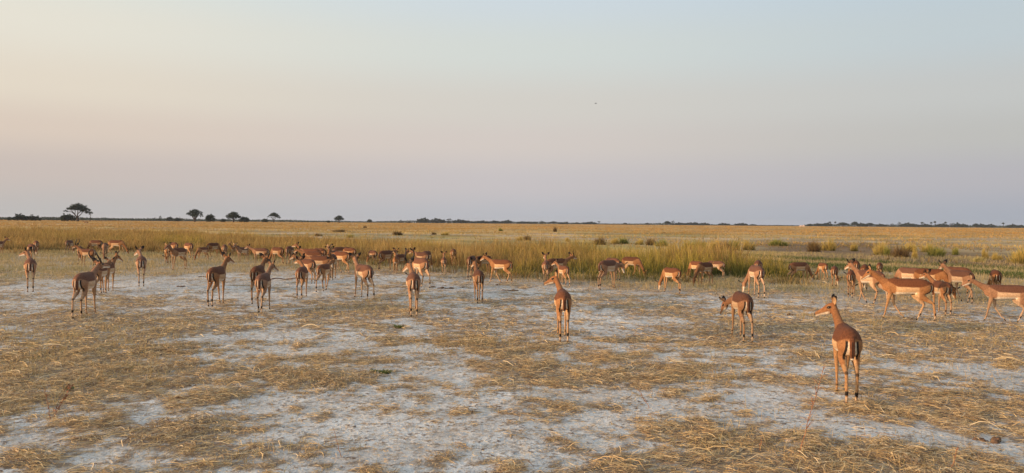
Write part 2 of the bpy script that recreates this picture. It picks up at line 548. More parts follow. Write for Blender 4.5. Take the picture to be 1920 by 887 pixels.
def short_grass():
    # wispy dry tufts standing in the straw, near
    wb = blob_set([(240, 622, 110, 18, 1), (280, 690, 60, 24, .8), (880, 640, 130, 22, .9), (680, 578, 110, 16, 1), (1480, 850, 260, 40, .8),
                   (1340, 690, 60, 40, .7), (1780, 628, 200, 24, 1), (1500, 600, 160, 14, .7), (100, 640, 200, 40, .8), (90, 700, 160, 40, .8),
                   (500, 715, 130, 22, .5), (1650, 760, 60, 14, .8), (1100, 685, 100, 20, .5), (480, 850, 90, 20, .5), (1850, 700, 100, 20, .4),
                   (600, 690, 50, 20, .5)])
    x, y, d = fan_points(330000, 4.8, 34, -42, 42, .5)
    n1 = fbm(x, y, .35, 3, 90)
    dens = blobs(x, y, wb) * sstep(.42, .6, n1) + .10 * straw_mask(x, y) * sstep(.5, .62, n1)
    k = RNG.uniform(0, 1, len(x)) < dens * .60
    x, y, d = x[k], y[k], d[k]; n = len(x)
    base = np.stack([x, y, terrain(d)], 1)
    h = RNG.uniform(.05, .19, n) * (.6 + .5 * RNG.uniform(0, 1, n))
    c = colmix(n, [(.66, .47, .21), (.58, .40, .18), (.72, .54, .27), (.50, .36, .16), (.44, .37, .16)])
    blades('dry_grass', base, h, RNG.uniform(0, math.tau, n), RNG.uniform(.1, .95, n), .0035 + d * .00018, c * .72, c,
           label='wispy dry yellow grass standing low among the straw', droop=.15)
    # low green-tan turf between the sand and the tall grass
    x, y, d = fan_points(420000, 20, 62, -40, 42, .8)
    ang = np.degrees(np.arctan2(x, y))
    right = sstep(-8, 14, ang)
    t = sstep(-2, 4, d - (31 - right * 7) + (fbm(x, y, 5, 3, 5) - .5) * 8)
    dens = t * (.25 + .9 * sstep(.40, .62, fbm(x, y, 1.1, 3, 95)))
    k = RNG.uniform(0, 1, len(x)) < dens * .8 * (1 - .8 * sstep(18, 22, ang) * sstep(44, 48, d))
    x, y, d = x[k], y[k], d[k]; n = len(x)
    ang = np.degrees(np.arctan2(x, y))
    base = np.stack([x, y, terrain(d)], 1)
    h = RNG.uniform(.05, .17, n) * (1 + .5 * fbm(x, y, 2, 2, 96))
    g = sstep(.45, .6, fbm(x, y, 3.5, 3, 97))[:, None]
    c = colmix(n, [(.54, .42, .22), (.48, .37, .18), (.60, .47, .25), (.42, .34, .17)]) * (1 - g) + colmix(n, [(.36, .32, .15), (.42, .35, .17), (.46, .37, .18)]) * g
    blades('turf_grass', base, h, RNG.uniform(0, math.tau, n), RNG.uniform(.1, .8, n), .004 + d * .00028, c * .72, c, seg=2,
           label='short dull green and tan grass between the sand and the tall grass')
    # green strip on the right
    x, y, d = fan_points(150000, 34, 66, 9, 40, 1)
    k = RNG.uniform(0, 1, len(x)) < strip_mask(x, y)
    x, y, d = x[k], y[k], d[k]; n = len(x)
    c = colmix(n, [(.07, .12, .03), (.10, .14, .035), (.15, .16, .05), (.05, .08, .025)])
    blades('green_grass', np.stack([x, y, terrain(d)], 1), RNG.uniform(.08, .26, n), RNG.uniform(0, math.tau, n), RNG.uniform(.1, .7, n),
           .022 + 0 * d, c * .7, c, seg=2, label='low fresh green grass in a narrow strip behind the herd on the right')


short_grass()


def tall_grass():
    # clumps, denser and taller in the middle of the band
    x, y, d = fan_points(72000, 28, 150, -44, 25, .35)
    bmk = band_mask(x, y)
    cl = fbm(x, y, 3.2, 3, 120)
    a_ = np.degrees(np.arctan2(x, y)); ned = np.interp(a_, NE_ANG, NE_D)
    spill = sstep(-7, -.3, d - ned) * (d < ned + 1) * sstep(.56, .66, fbm(x, y, 1.6, 3, 127)) * sstep(NE_ANG[-1] + 3, NE_ANG[-1], a_)
    k = RNG.uniform(0, 1, len(x)) < np.maximum(bmk * (.45 + sstep(.4, .6, cl)), spill)
    low = np.where((bmk < .35) & (spill > 0), .5, 1.0)
    x, y, d, cl, low = x[k], y[k], d[k], cl[k], low[k]
    ang = np.degrees(np.arctan2(x, y))
    per = 13
    n = len(x) * per
    rep = lambda a: np.repeat(a, per)
    r = np.abs(RNG.normal(0, .16, n)) + .01 * rep(d) * .2; th = RNG.uniform(0, math.tau, n)
    bx, by = rep(x) + r * np.cos(th), rep(y) + r * np.sin(th)
    dd = np.hypot(bx, by)
    # the grass is lower towards the left, tallest around the middle
    hh = np.interp(rep(ang), [-44, -30, -15, -3, 5, 15, 20], [.74, .76, .72, .82, 1.0, 1.02, .66])
    ch = np.repeat(RNG.uniform(.55, 1.25, len(x)) * (.25 + 1.5 * fbm(x, y, 2.0, 2, 125)) * low, per)
    h = hh * ch * RNG.uniform(.55, 1.1, n)
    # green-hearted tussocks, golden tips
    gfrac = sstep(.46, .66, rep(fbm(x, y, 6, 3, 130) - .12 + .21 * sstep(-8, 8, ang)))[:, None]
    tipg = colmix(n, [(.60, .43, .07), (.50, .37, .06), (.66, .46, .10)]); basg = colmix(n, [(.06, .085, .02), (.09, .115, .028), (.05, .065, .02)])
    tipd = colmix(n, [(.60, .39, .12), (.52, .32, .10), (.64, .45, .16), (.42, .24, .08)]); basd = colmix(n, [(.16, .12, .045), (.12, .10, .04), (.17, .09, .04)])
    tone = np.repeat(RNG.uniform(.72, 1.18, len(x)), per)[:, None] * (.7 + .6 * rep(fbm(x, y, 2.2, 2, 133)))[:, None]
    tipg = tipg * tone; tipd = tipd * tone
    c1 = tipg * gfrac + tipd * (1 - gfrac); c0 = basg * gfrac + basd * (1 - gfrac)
    az = th + RNG.normal(0, .6, n)
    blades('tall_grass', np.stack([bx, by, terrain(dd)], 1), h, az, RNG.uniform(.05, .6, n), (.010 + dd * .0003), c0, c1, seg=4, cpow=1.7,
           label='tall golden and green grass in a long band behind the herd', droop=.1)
    # thin pale seed stalks standing above the band
    x, y, d = fan_points(9000, 28, 70, -40, 23, .9)
    ang = np.degrees(np.arctan2(x, y))
    k = RNG.uniform(0, 1, len(x)) < band_mask(x, y) * .35 * sstep(-25, 0, ang)
    x, y, d = x[k], y[k], d[k]; n = len(x)
    c = colmix(n, [(.60, .44, .18), (.52, .38, .15)])
    blades('seed_stalks', np.stack([x, y, terrain(d)], 1), RNG.uniform(.8, 1.22, n), RNG.uniform(0, math.tau, n), RNG.uniform(.02, .2, n),
           .008 + d * .0002, c * .8, c, seg=3, label='thin pale seed stalks rising above the tall grass')


tall_grass()


def plain_grass():
    # scattered low clumps over the plain, out to the far distance
    x, y, d = fan_points(70000, 36, 900, -44, 44, -.35)
    ang = np.degrees(np.arctan2(x, y))
    cl = fbm(x, y, 14, 3, 140) * .6 + fbm(x, y, 60, 2, 141) * .4
    dens = (.25 + .9 * sstep(.42, .6, cl)) * (1 - band_mask(x, y)) * (1 - strip_mask(x, y))
    ne = np.interp(ang, NE_ANG, NE_D)
    dens = dens * sstep(2, 8, d - ne) * (1 - .8 * sstep(10, 18, ang) * sstep(88, 72, d))
    k = RNG.uniform(0, 1, len(x)) < dens
    x, y, d = x[k], y[k], d[k]
    per = 5; n = len(x) * per
    rep = lambda a: np.repeat(a, per)
    r = np.abs(RNG.normal(0, .12, n)) * (1 + rep(d) / 60); th = RNG.uniform(0, math.tau, n)
    bx, by = rep(x) + r * np.cos(th), rep(y) + r * np.sin(th); dd = np.hypot(bx, by)
    hs = np.repeat(RNG.uniform(.10, .36, len(x)), per)
    h = hs * RNG.uniform(.6, 1.1, n) * (1 - .3 * sstep(150, 600, dd))
    c = colmix(n, [(.56, .38, .14), (.50, .34, .12), (.60, .42, .16), (.40, .25, .10), (.34, .30, .09)])
    ab = np.degrees(np.arctan2(bx, by))
    c = c * (.35 + 1.25 * fbm(bx, by, 9, 3, 144))[:, None]
    c = c * (1 - .45 * sstep(14, 18, ab) * sstep(95, 80, dd))[:, None]
    fl = sstep(100, 250, dd)[:, None]
    c = c * (1 - fl) + colmix(n, [(.56, .33, .10), (.44, .27, .09)]) * fl
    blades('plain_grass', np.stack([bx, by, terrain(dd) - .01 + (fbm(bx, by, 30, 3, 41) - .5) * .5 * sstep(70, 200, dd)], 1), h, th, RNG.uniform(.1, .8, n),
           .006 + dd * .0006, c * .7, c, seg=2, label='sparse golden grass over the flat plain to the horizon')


plain_grass()


# ------------------------------------------------------------------ tussocks that stand alone
def tussock_mesh(kind, seed):
    rng = np.random.default_rng(seed)
    n = 700
    th = rng.uniform(0, math.tau, n); r = np.minimum(np.abs(rng.normal(0, .14, n)), .34)
    cc = rng.normal(0, .17, (5, 2)); ci = rng.integers(0, 5, n); r = r * .75; ch = rng.uniform(.55, 1.0, 5); ch[0] = 1
    base = np.stack([cc[ci, 0] + r * np.cos(th), cc[ci, 1] + r * np.sin(th), np.full(n, -.02)], 1)
    h = rng.uniform(.25, 1.1, n) * np.exp(-(r / .3) ** 2) * ch[ci]
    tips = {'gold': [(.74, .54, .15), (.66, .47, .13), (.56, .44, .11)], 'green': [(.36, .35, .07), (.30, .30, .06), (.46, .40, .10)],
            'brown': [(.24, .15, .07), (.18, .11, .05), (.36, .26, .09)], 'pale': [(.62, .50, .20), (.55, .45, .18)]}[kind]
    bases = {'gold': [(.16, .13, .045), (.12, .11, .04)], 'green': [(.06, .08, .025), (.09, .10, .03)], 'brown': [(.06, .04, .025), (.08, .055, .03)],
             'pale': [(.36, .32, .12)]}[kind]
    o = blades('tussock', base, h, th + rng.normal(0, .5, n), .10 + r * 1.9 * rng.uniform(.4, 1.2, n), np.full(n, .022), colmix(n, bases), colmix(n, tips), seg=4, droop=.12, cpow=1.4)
    me = o.data
    bpy.data.objects.remove(o)
    return me


TM = {k: [tussock_mesh(k, i * 10 + j) for j in range(2)] for i, k in enumerate(('gold', 'green', 'brown', 'pale'))}
TUSS = [  # px, y base, width px, y top, kind, label
    (1457, 461, 30, 448, 'green', 'small green grass tussock alone on the plain, left of the big brown one'),
    (1528, 472, 26, 451, 'brown', 'dark brown grass tussock with a yellow one joined on its right'),
    (1547, 470, 24, 449, 'gold', 'yellow green tussock leaning on the dark brown one'),
    (1600, 471, 12, 455, 'gold', 'narrow yellow tussock standing alone on the bank behind the grazing antelopes'),
    (1645, 478, 27, 455, 'gold', 'round golden tussock, leftmost of the row on the right bank'),
    (1661, 480, 14, 462, 'green', 'low green tussock between the golden one and the dark red brown one'),
    (1683, 482, 26, 460, 'brown', 'dark red brown tussock in the row on the right bank'),
    (1707, 472, 22, 456, 'gold', 'golden tussock just behind the dark red brown one'),
    (1717, 485, 10, 466, 'gold', 'thin upright yellow tussock in front of the row on the right bank'),
    (1739, 473, 16, 456, 'gold', 'small pale golden tussock between two bigger ones of the row'),
    (1758, 481, 28, 460, 'green', 'dense dark green and gold tussock, right end of the row'),
    (1791, 478, 12, 464, 'green', 'little green tussock alone right of the row'),
    (1834, 491, 24, 481, 'pale', 'low pale sprawling tussock in front on the right bank'),
    (1848, 485, 9, 465, 'gold', 'thin yellow upright tuft behind the pale sprawling one'),
    (1873, 488, 16, 474, 'gold', 'small yellow tussock left of the largest golden one'),
    (1903, 494, 38, 462, 'gold', 'largest golden tussock at the right edge of the picture'),
    (1924, 490, 30, 460, 'gold', 'golden tussock cut by the right edge of the picture'),
    (1126, 459, 24, 445, 'brown', 'brownish tussock above the tall grass, left of a green pair'),
    (1150, 457, 18, 446, 'gold', 'yellow tussock of the pair above the tall grass'),
    (1166, 457, 18, 445, 'green', 'green tussock of the pair above the tall grass'),
    (1201, 459, 18, 448, 'gold', 'yellow tussock left of the reddish one beyond the tall grass'),
    (1222, 460, 24, 447, 'brown', 'reddish tussock in the middle of a row beyond the tall grass'),
    (1242, 462, 20, 448, 'green', 'green tussock right of the reddish one beyond the tall grass'),
    (1290, 467, 26, 451, 'green', 'leftmost tussock of the dense green row beyond the tall grass'),
    (1316, 468, 24, 450, 'green', 'second tussock of the dense green row beyond the tall grass'),
    (1338, 469, 24, 450, 'gold', 'yellow tussock in the middle of the dense green row'),
    (1358, 472, 22, 451, 'brown', 'brown tussock in the middle of the dense green row'),
    (1380, 470, 26, 450, 'green', 'broad green tussock right of the brown one in the dense row'),
    (1408, 469, 20, 449, 'gold', 'yellow tussock closing the dense green row on the right'),
    (987, 451, 18, 441, 'brown', 'small dark tussock on the plain above the tall grass, right of centre'),
    (972, 451, 12, 443, 'gold', 'small yellow tussock touching the small dark one near the centre'),
    (745, 441, 18, 433, 'brown', 'brown tussock on the plain behind the head of the raised antelope'),
    (641, 435, 26, 430, 'brown', 'wide low dark tussock on the plain in the left half'),
    (658, 446, 14, 439, 'green', 'green tussock below the wide low dark one'),
    (594, 443, 14, 437, 'brown', 'small brown tussock left of the green one on the left half of the plain'),
    (685, 428, 8, 423, 'brown', 'tiny dark tussock far out on the plain in the left half'),
    (832, 441, 14, 435, 'gold', 'yellow tussock far behind the small young antelope'),
    (813, 440, 9, 435, 'brown', 'tiny brown tussock left of the yellow one far behind the young antelope'),
    (938, 434, 8, 427, 'green', 'tiny green tussock far out on the plain near the centre'),
    (1040, 435, 9, 425, 'brown', 'thin reddish tuft far out on the plain right of centre'),
    (1064, 453, 10, 445, 'gold', 'small yellow tuft above the tall grass between the dark tussocks'),
]
TUSS_GROUP = 'grass tussocks standing apart on the plain'
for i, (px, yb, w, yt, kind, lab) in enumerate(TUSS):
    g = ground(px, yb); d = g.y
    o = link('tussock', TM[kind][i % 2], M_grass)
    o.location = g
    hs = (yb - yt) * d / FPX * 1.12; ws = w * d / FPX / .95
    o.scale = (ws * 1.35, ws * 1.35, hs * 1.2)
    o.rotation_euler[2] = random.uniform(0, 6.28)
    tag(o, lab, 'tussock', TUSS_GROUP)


# ------------------------------------------------------------------ trees
def leaf_mesh(name, lobes, n, size, cols, seed):
    """lobes: (x,y,z,rx,ry,rz)"""
    rng = np.random.default_rng(seed)
    lobes = np.array(lobes, float)
    wgt = (lobes[:, 3] * lobes[:, 4] * lobes[:, 5]) ** .7; wgt /= wgt.sum()
    # secondary twig clumps give the uneven outline
    nc = max(12, n // 24)
    li = rng.choice(len(lobes), nc, p=wgt)
    dirs = rng.normal(0, 1, (nc, 3)); dirs /= np.linalg.norm(dirs, axis=1)[:, None]
    cc = lobes[li, :3] + dirs * lobes[li, 3:] * (rng.uniform(.2, 1.08, (nc, 1)) ** .6)
    ci = rng.integers(0, nc, n)
    rad = lobes[li][:, 3:].mean(1) * rng.uniform(.18, .36, nc)
    P = cc[ci] + rng.normal(0, .5, (n, 3)) * rad[ci][:, None] * [1, 1, .7]
    u = rng.normal(0, 1, (n, 3)); u /= np.linalg.norm(u, axis=1)[:, None]
    v = np.cross(u, rng.normal(0, 1, (n, 3))); v /= np.linalg.norm(v, axis=1)[:, None]
    s = size * rng.uniform(.6, 1.3, (n, 1))
    V = np.stack([P - u * s, P - v * s * .55, P + u * s, P + v * s * .55], 1).reshape(-1, 3)
    V[:, 2] = np.maximum(V[:, 2], .05)
    F = np.arange(4 * n).reshape(-1, 4)
    cols = np.array(cols)
    cb = cols[rng.integers(0, len(cols), nc)] * rng.uniform(.75, 1.25, (nc, 1))
    C = np.repeat(cb[ci] * rng.uniform(.85, 1.15, (n, 1)), 4, 0)
    return np_mesh(name, V, F, C)


def tube_pts(bm, pts, rads, seg=6):
    rings = []
    for i, p in enumerate(pts):
        p = Vector(p)
        t = (Vector(pts[min(i + 1, len(pts) - 1)]) - Vector(pts[max(i - 1, 0)])).normalized()
        a = t.cross(Vector((0.3, 1, .1))).normalized(); b = t.cross(a)
        rings.append([bm.verts.new(p + (a * math.cos(k * math.tau / seg) + b * math.sin(k * math.tau / seg)) * rads[i]) for k in range(seg)])
    for r0, r1 in zip(rings, rings[1:]):
        for k in range(seg):
            bm.faces.new((r0[k], r0[(k + 1) % seg], r1[(k + 1) % seg], r1[k]))
    bm.faces.new(rings[0][::-1]); bm.faces.new(rings[-1])


def bm_mesh(name, bm, smooth=True):
    bmesh.ops.recalc_face_normals(bm, faces=bm.faces)
    me = bpy.data.meshes.new(name); bm.to_mesh(me); bm.free()
    if smooth:
        me.polygons.foreach_set('use_smooth', np.ones(len(me.polygons), bool))
    return me


def trunk_mesh(name, paths):
    bm = bmesh.new()
    for pts, r0, r1 in paths:
        k = len(pts)
        tube_pts(bm, pts, [r0 + (r1 - r0) * i / (k - 1) for i in range(k)])
    return bm_mesh(name, bm)


DG = [(.022, .036, .016), (.016, .028, .014), (.03, .044, .018), (.036, .052, .022)]
# unit trees: one metre tall, scaled when placed
ACA_L = [(-.05, 0, .80, .32, .28, .16), (.14, .05, .74, .36, .3, .16), (.42, 0, .56, .27, .22, .13), (-.30, 0, .72, .22, .2, .09), (.3, 0, .68, .24, .2, .14), (-.38, .02, .66, .20, .18, .07),
         (-.60, 0, .52, .13, .12, .05), (.58, 0, .47, .18, .16, .09), (-.12, 0, .64, .22, .2, .08), (.2, -.1, .62, .25, .2, .09), (-.70, 0, .38, .05, .05, .09)]
ACA_T = [([(0, 0, -.05), (.02, 0, .12), (0, 0, .2)], .085, .055), ([(0, 0, .18), (-.12, 0, .36), (-.28, .02, .55)], .038, .02),
         ([(0, 0, .18), (.02, .02, .4), (.04, 0, .7)], .036, .018), ([(0, 0, .18), (.12, -.02, .32), (.3, 0, .5)], .03, .014),
         ([(-.12, 0, .36), (-.3, 0, .5), (-.58, 0, .52)], .02, .008), ([(.02, .02, .4), (.2, 0, .55), (.36, 0, .58)], .022, .01),
         ([(-.12, 0, .36), (-.1, 0, .55), (-.1, 0, .66)], .02, .01)]
RND_L = [(-.25, 0, .62, .26, .24, .17), (.22, 0, .66, .30, .26, .18), (0, .1, .80, .32, .28, .15), (.48, 0, .48, .16, .15, .12), (-.46, 0, .60, .15, .14, .10), (.05, -.1, .5, .25, .22, .12)]
RND_T = [([(0, 0, -.05), (0, 0, .2), (.02, 0, .42)], .08, .05), ([(0, 0, .15), (-.15, 0, .4), (-.3, 0, .6)], .05, .025), ([(0, 0, .18), (.18, 0, .42), (.3, 0, .6)], .045, .02),
         ([(.02, 0, .4), (.03, .03, .6), (0, .05, .8)], .035, .015)]
OVL_L = [(0, 0, .60, .42, .36, .24), (-.2, 0, .52, .28, .24, .16), (.25, 0, .50, .26, .24, .16), (.02, 0, .78, .30, .26, .16)]
OVL_T = [([(0, 0, -.05), (.01, 0, .2), (0, 0, .5)], .06, .035), ([(0, 0, .2), (-.15, 0, .42)], .035, .02), ([(0, 0, .2), (.16, 0, .42)], .035, .02)]
BSH_L = [(0, 0, .46, .50, .45, .42), (-.42, 0, .36, .38, .35, .36), (.42, .05, .38, .38, .35, .38), (-.15, 0, .55, .35, .3, .3), (.2, 0, .58, .32, .3, .28)]
BSH2_L = [(-.5, 0, .48, .42, .4, .42), (-.1, 0, .4, .45, .4, .36), (.5, 0, .46, .42, .4, .40), (.95, 0, .2, .3, .3, .2), (-.9, 0, .25, .3, .3, .25)]
BSH_T = [([(0, 0, -.05), (-.1, 0, .4)], .05, .02), ([(0, 0, -.05), (.15, 0, .45)], .05, .02)]
CLU_L = [(-.7, 0, .4, .35, .3, .35), (-.25, 0, .55, .35, .3, .36), (.2, 0, .5, .35, .3, .42), (.7, 0, .4, .4, .3, .36), (0, 0, .2, 1.0, .4, .22)]
SPK_L = [(0, 0, .8, .26, .24, .2), (.1, 0, .3, .5, .4, .2), (-.25, 0, .55, .2, .2, .12)]
PLM_L = [(0, 0, .88, .26, .26, .10), (0, 0, .82, .14, .14, .14)]
PLM_T = [([(0, 0, -.05), (.03, 0, .4), (0, 0, .85)], .04, .03)]
NEARC = dict(n=2600, size=.020)
KINDS = {
    'acacia': (leaf_mesh('crown', ACA_L, 7000, .023, DG, 1), trunk_mesh('trunk', ACA_T)),
    'forked': (leaf_mesh('crown', RND_L, 4600, .028, DG, 2), trunk_mesh('trunk', RND_T)),
    'oval': (leaf_mesh('crown', OVL_L, 4600, .032, DG, 3), trunk_mesh('trunk', OVL_T)),
    'bush': (leaf_mesh('crown', BSH_L, 3400, .06, DG, 4), trunk_mesh('trunk', BSH_T)),
    'double': (leaf_mesh('crown', BSH2_L, 4400, .06, DG, 5), trunk_mesh('trunk', BSH_T)),
    'clump': (leaf_mesh('crown', CLU_L, 3600, .075, DG, 6), trunk_mesh('trunk', BSH_T)),
    'spiky': (leaf_mesh('crown', SPK_L, 1200, .045, DG, 7), trunk_mesh('trunk', PLM_T)),
    'palm': (leaf_mesh('crown', PLM_L, 500, .05, DG, 8), trunk_mesh('trunk', PLM_T)),
}
KW = {'acacia': 1.42, 'forked': 1.25, 'oval': .95, 'bush': 1.55, 'double': 2.2, 'clump': 1.8, 'spiky': 1.0, 'palm': .56}


def tree(px, w, yt, dist, kind, label, group, mirror=False, cat='tree', name='tree'):
    g = at(px, dist)
    # height that reaches the row yt of the photograph
    v = ray(px, yt)
    top = CAMH + v.z / math.hypot(v.x, v.y) * dist
    h = max(.6, top - g.z) * (1.06 if kind in ('acacia', 'forked', 'oval') else 1.18)
    ws = w * g.y / FPX / KW[kind]
    t = bpy.data.objects.new(name, None); COL.objects.link(t)
    t.location = g; t.empty_display_size = .5
    yaw = -math.atan2(g.x, g.y)
    t.rotation_euler[2] = yaw + (math.pi if mirror else 0)
    t.scale = (ws, ws, h)
    tag(t, label, cat, group)
    cr, tr = KINDS[kind]
    link('crown', cr, M_leaf, t)
    link('trunk', tr, M_bark, t)
    return t


TG = 'trees and bushes along the horizon'
TREES = [
    (145, 47, 381.5, 480, 'acacia', 'broad flat-topped dark tree on forked trunk, largest on the horizon'),
    (127, 28, 402.5, 470, 'bush', 'round dark bush at the left foot of the broad flat-topped tree'),
    (49, 46, 402, 500, 'double', 'wide double-humped dark bush near the left edge of the horizon'),
    (17, 7, 407, 520, 'bush', 'tiny dark bush left of the double-humped bush'),
    (365, 31, 392.5, 520, 'forked', 'tree with split thick trunk, tallest of the middle-left trees'),
    (394, 18, 402.5, 520, 'bush', 'rounded bush just right of the split-trunk tree'),
    (418, 10, 410.5, 540, 'bush', 'small low bush between two trees on the left horizon'),
    (438, 26, 397, 540, 'oval', 'domed tree on a short trunk beside a dark bush'),
    (458, 20, 407, 540, 'bush', 'dark bush at the right foot of the domed tree'),
    (513, 24, 398.5, 600, 'acacia', 'airy flat-topped tree on thin trunk, standing apart'),
    (497, 13, 410.5, 600, 'bush', 'low bush left of the airy flat-topped tree'),
    (636, 18, 404, 640, 'oval', 'lone dark oval tree on the plain, rightmost of the single trees'),
    (616, 7, 413.5, 650, 'bush', 'tiny bush left of the lone oval tree'),
    (318, 13, 407, 800, 'bush', 'greyish bush left of the split-trunk tree'),
    (333, 13, 408.5, 700, 'bush', 'dark low bush right of the greyish bush'),
    (300, 8, 406, 900, 'spiky', 'pale pointed tree far left of the split-trunk tree'),
    (693, 10, 411.5, 1000, 'bush', 'small hazy bush standing alone right of the lone oval tree'),
    (751, 9, 413, 1000, 'spiky', 'small pointed hazy tree left of the long tree line'),
    (766, 9, 415.5, 1000, 'bush', 'very small hazy bush left of the long tree line'),
    (793, 22, 409, 1100, 'clump', 'first hazy clump of the long tree line near the centre'),
    (821, 26, 410, 1200, 'clump', 'tallest hazy clump left of the centre'),
    (841, 18, 411, 1200, 'spiky', 'notched hazy tree right of the tallest clump left of centre'),
    (865, 30, 412, 1200, 'clump', 'wide rounded hazy clump just left of the centre'),
    (900, 34, 414, 1300, 'clump', 'low hazy clump at the centre of the tree line'),
    (930, 26, 414, 1300, 'clump', 'low hazy clump right of the centre'),
    (950, 20, 413, 1300, 'clump', 'hazy clump with a pointed top right of the centre'),
    (984, 30, 415.5, 1300, 'clump', 'dark hazy clump left of a row of small trees'),
    (1001, 12, 416, 1300, 'clump', 'smallest clump in the row right of centre'),
    (1017, 14, 415, 1300, 'spiky', 'pointed hazy tree in the row right of centre'),
    (1038, 16, 415, 1300, 'oval', 'rounded hazy tree, highest of the row right of centre'),
    (1056, 18, 417, 1300, 'clump', 'low hazy clump at the right end of the row right of centre'),
    (1063, 6, 416.5, 1300, 'palm', 'small thin hazy palm at the end of the row right of centre'),
    (1082, 9, 417, 1300, 'bush', 'isolated hazy bush after the row right of centre'),
    (1105, 24, 416, 1300, 'clump', 'isolated wide hazy clump with a flat top'),
    (1123, 8, 416, 1300, 'palm', 'little isolated hazy palm right of the flat-topped clump'),
    (1135, 14, 419, 1400, 'bush', 'faint low bush right of the little palm'),
    (1172, 9, 418, 1300, 'bush', 'small dark bush alone on the horizon right of centre'),
    (1213, 8, 418, 1300, 'bush', 'small dark bush left of the dense pair'),
    (1251, 14, 414.5, 1200, 'oval', 'dark round tree, tallest of the dense pair'),
    (1261, 10, 415, 1200, 'spiky', 'thinner tree touching the dark round one'),
    (1276, 20, 417.5, 1300, 'clump', 'low clump right of the dense pair'),
    (1292, 20, 417.5, 1300, 'clump', 'evenly rounded low clump in the right-hand row'),
    (1304, 12, 417, 1300, 'bush', 'dark bush closing the right-hand row'),
    (1318, 22, 418, 1400, 'clump', 'faint wide clump right of the closed row'),
    (1358, 20, 418.5, 1400, 'clump', 'faint wide clump left of the pale mounds'),
    (1389, 22, 418.5, 1400, 'clump', 'small notched clump left of the pale mounds'),
    (1412, 14, 420.5, 1400, 'bush', 'faint low bush left of the pale mounds'),
    (1518, 12, 420, 1200, 'bush', 'small dark bush just right of the pale mounds'),
    (1535, 16, 419, 1300, 'clump', 'stepped clump second from the pale mounds'),
    (1549, 20, 418, 1300, 'clump', 'rounded clump third from the pale mounds'),
    (1556, 6, 417, 1300, 'palm', 'short palm rising out of the rounded clump'),
    (1566, 5, 417, 1300, 'palm', 'short palm alone left of the domed clump'),
    (1580, 22, 417, 1200, 'oval', 'domed dark tree in the right part of the tree line'),
    (1603, 14, 415.5, 1200, 'oval', 'highest dark tree in the right part of the tree line'),
    (1617, 18, 418.5, 1300, 'clump', 'lower clump right of the highest dark tree'),
    (1631, 18, 418, 1300, 'oval', 'rounded tree closing the dark group on the right'),
    (1653, 18, 420, 1400, 'clump', 'hazy clump in the gap right of the dark group'),
    (1672, 12, 420, 1400, 'spiky', 'ragged small hazy tree right of the gap'),
    (1687, 9, 417.5, 1400, 'spiky', 'narrow hazy tree before the ragged palms'),
    (1700, 18, 418, 1400, 'clump', 'ragged hazy clump left of the palms'),
    (1716, 20, 420, 1400, 'clump', 'low hazy clump under the first palms'),
    (1729, 8, 418, 1400, 'palm', 'hazy palm over the low clump on the right'),
    (1737, 18, 420, 1400, 'clump', 'low hazy clump between the palms on the right'),
    (1746, 6, 418, 1400, 'palm', 'shorter of two neighbouring hazy palms'),
    (1753, 6, 416.5, 1400, 'palm', 'tallest hazy palm in the right-hand tree line'),
    (1765, 22, 419.5, 1400, 'clump', 'wide ragged clump right of the tallest palm'),
    (1773, 6, 417.5, 1400, 'palm', 'hazy palm over the wide ragged clump'),
    (1785, 20, 419.5, 1400, 'spiky', 'slanting ragged hazy tree right of the palms'),
    (1797, 14, 419, 1400, 'clump', 'hazy clump with palms on either side'),
    (1795, 5, 418.5, 1400, 'palm', 'thin hazy palm standing in a clump'),
    (1808, 12, 420, 1400, 'clump', 'small clump in the far right tree line'),
    (1830, 12, 419, 1400, 'oval', 'dark rounded tree in the far right tree line'),
    (1842, 16, 420, 1400, 'clump', 'first low clump right of the dark rounded far tree'),
    (1856, 16, 420.5, 1400, 'clump', 'second low clump right of the dark rounded far tree'),
    (1881, 6, 419, 1400, 'palm', 'lone yellowish palm near the right end of the tree line'),
    (1892, 10, 422, 1400, 'bush', 'low bush right of the lone yellowish palm'),
    (1901, 12, 420.5, 1400, 'clump', 'last ragged clump before the right edge'),
    (1914, 12, 422, 1400, 'bush', 'low faint bush at the right edge of the tree line'),
]
for i, (px, w, yt, dist, kind, lab) in enumerate(TREES):
    low = kind in ('bush', 'double')
    tree(px, w, yt, dist, kind, lab, TG, mirror=(i % 2 == 1 and kind not in ('acacia', 'forked', 'double')), cat='bush' if low else 'tree',
         name='bush' if low else ('palm' if kind == 'palm' else 'tree'))


def bare_tree(px, yt, dist, label, tilt):
    g = at(px, dist); v = ray(px, yt)
    h = CAMH + v.z / math.hypot(v.x, v.y) * dist - g.z
    bm = bmesh.new(); rnd = random.Random(px)
    tube_pts(bm, [(0, 0, -.3), (tilt * .3, 0, h * .5), (tilt, 0, h)], [.13, .09, .04], 5)
    for k in range(14):
        z = h * rnd.uniform(.35, .95); a = rnd.uniform(-1, 1); x0 = tilt * (z / h) ** 1.3
        tube_pts(bm, [(x0, 0, z), (x0 + a * h * .14, rnd.uniform(-.5, .5), z + h * .08), (x0 + a * h * .24, rnd.uniform(-1, 1), z + h * .16)], [.045, .03, .02], 4)
    o = link('bare_tree', bm_mesh('bare_tree', bm), M_bark)
    o.location = g; o.rotation_euler[2] = -math.atan2(g.x, g.y)
    tag(o, label, 'tree', TG)


bare_tree(169, 397, 480, 'thin bare leafless tree right of the broad flat-topped tree', 0.2)
bare_tree(343, 406, 700, 'bare leaning dead tree left of the split-trunk tree', -3.0)


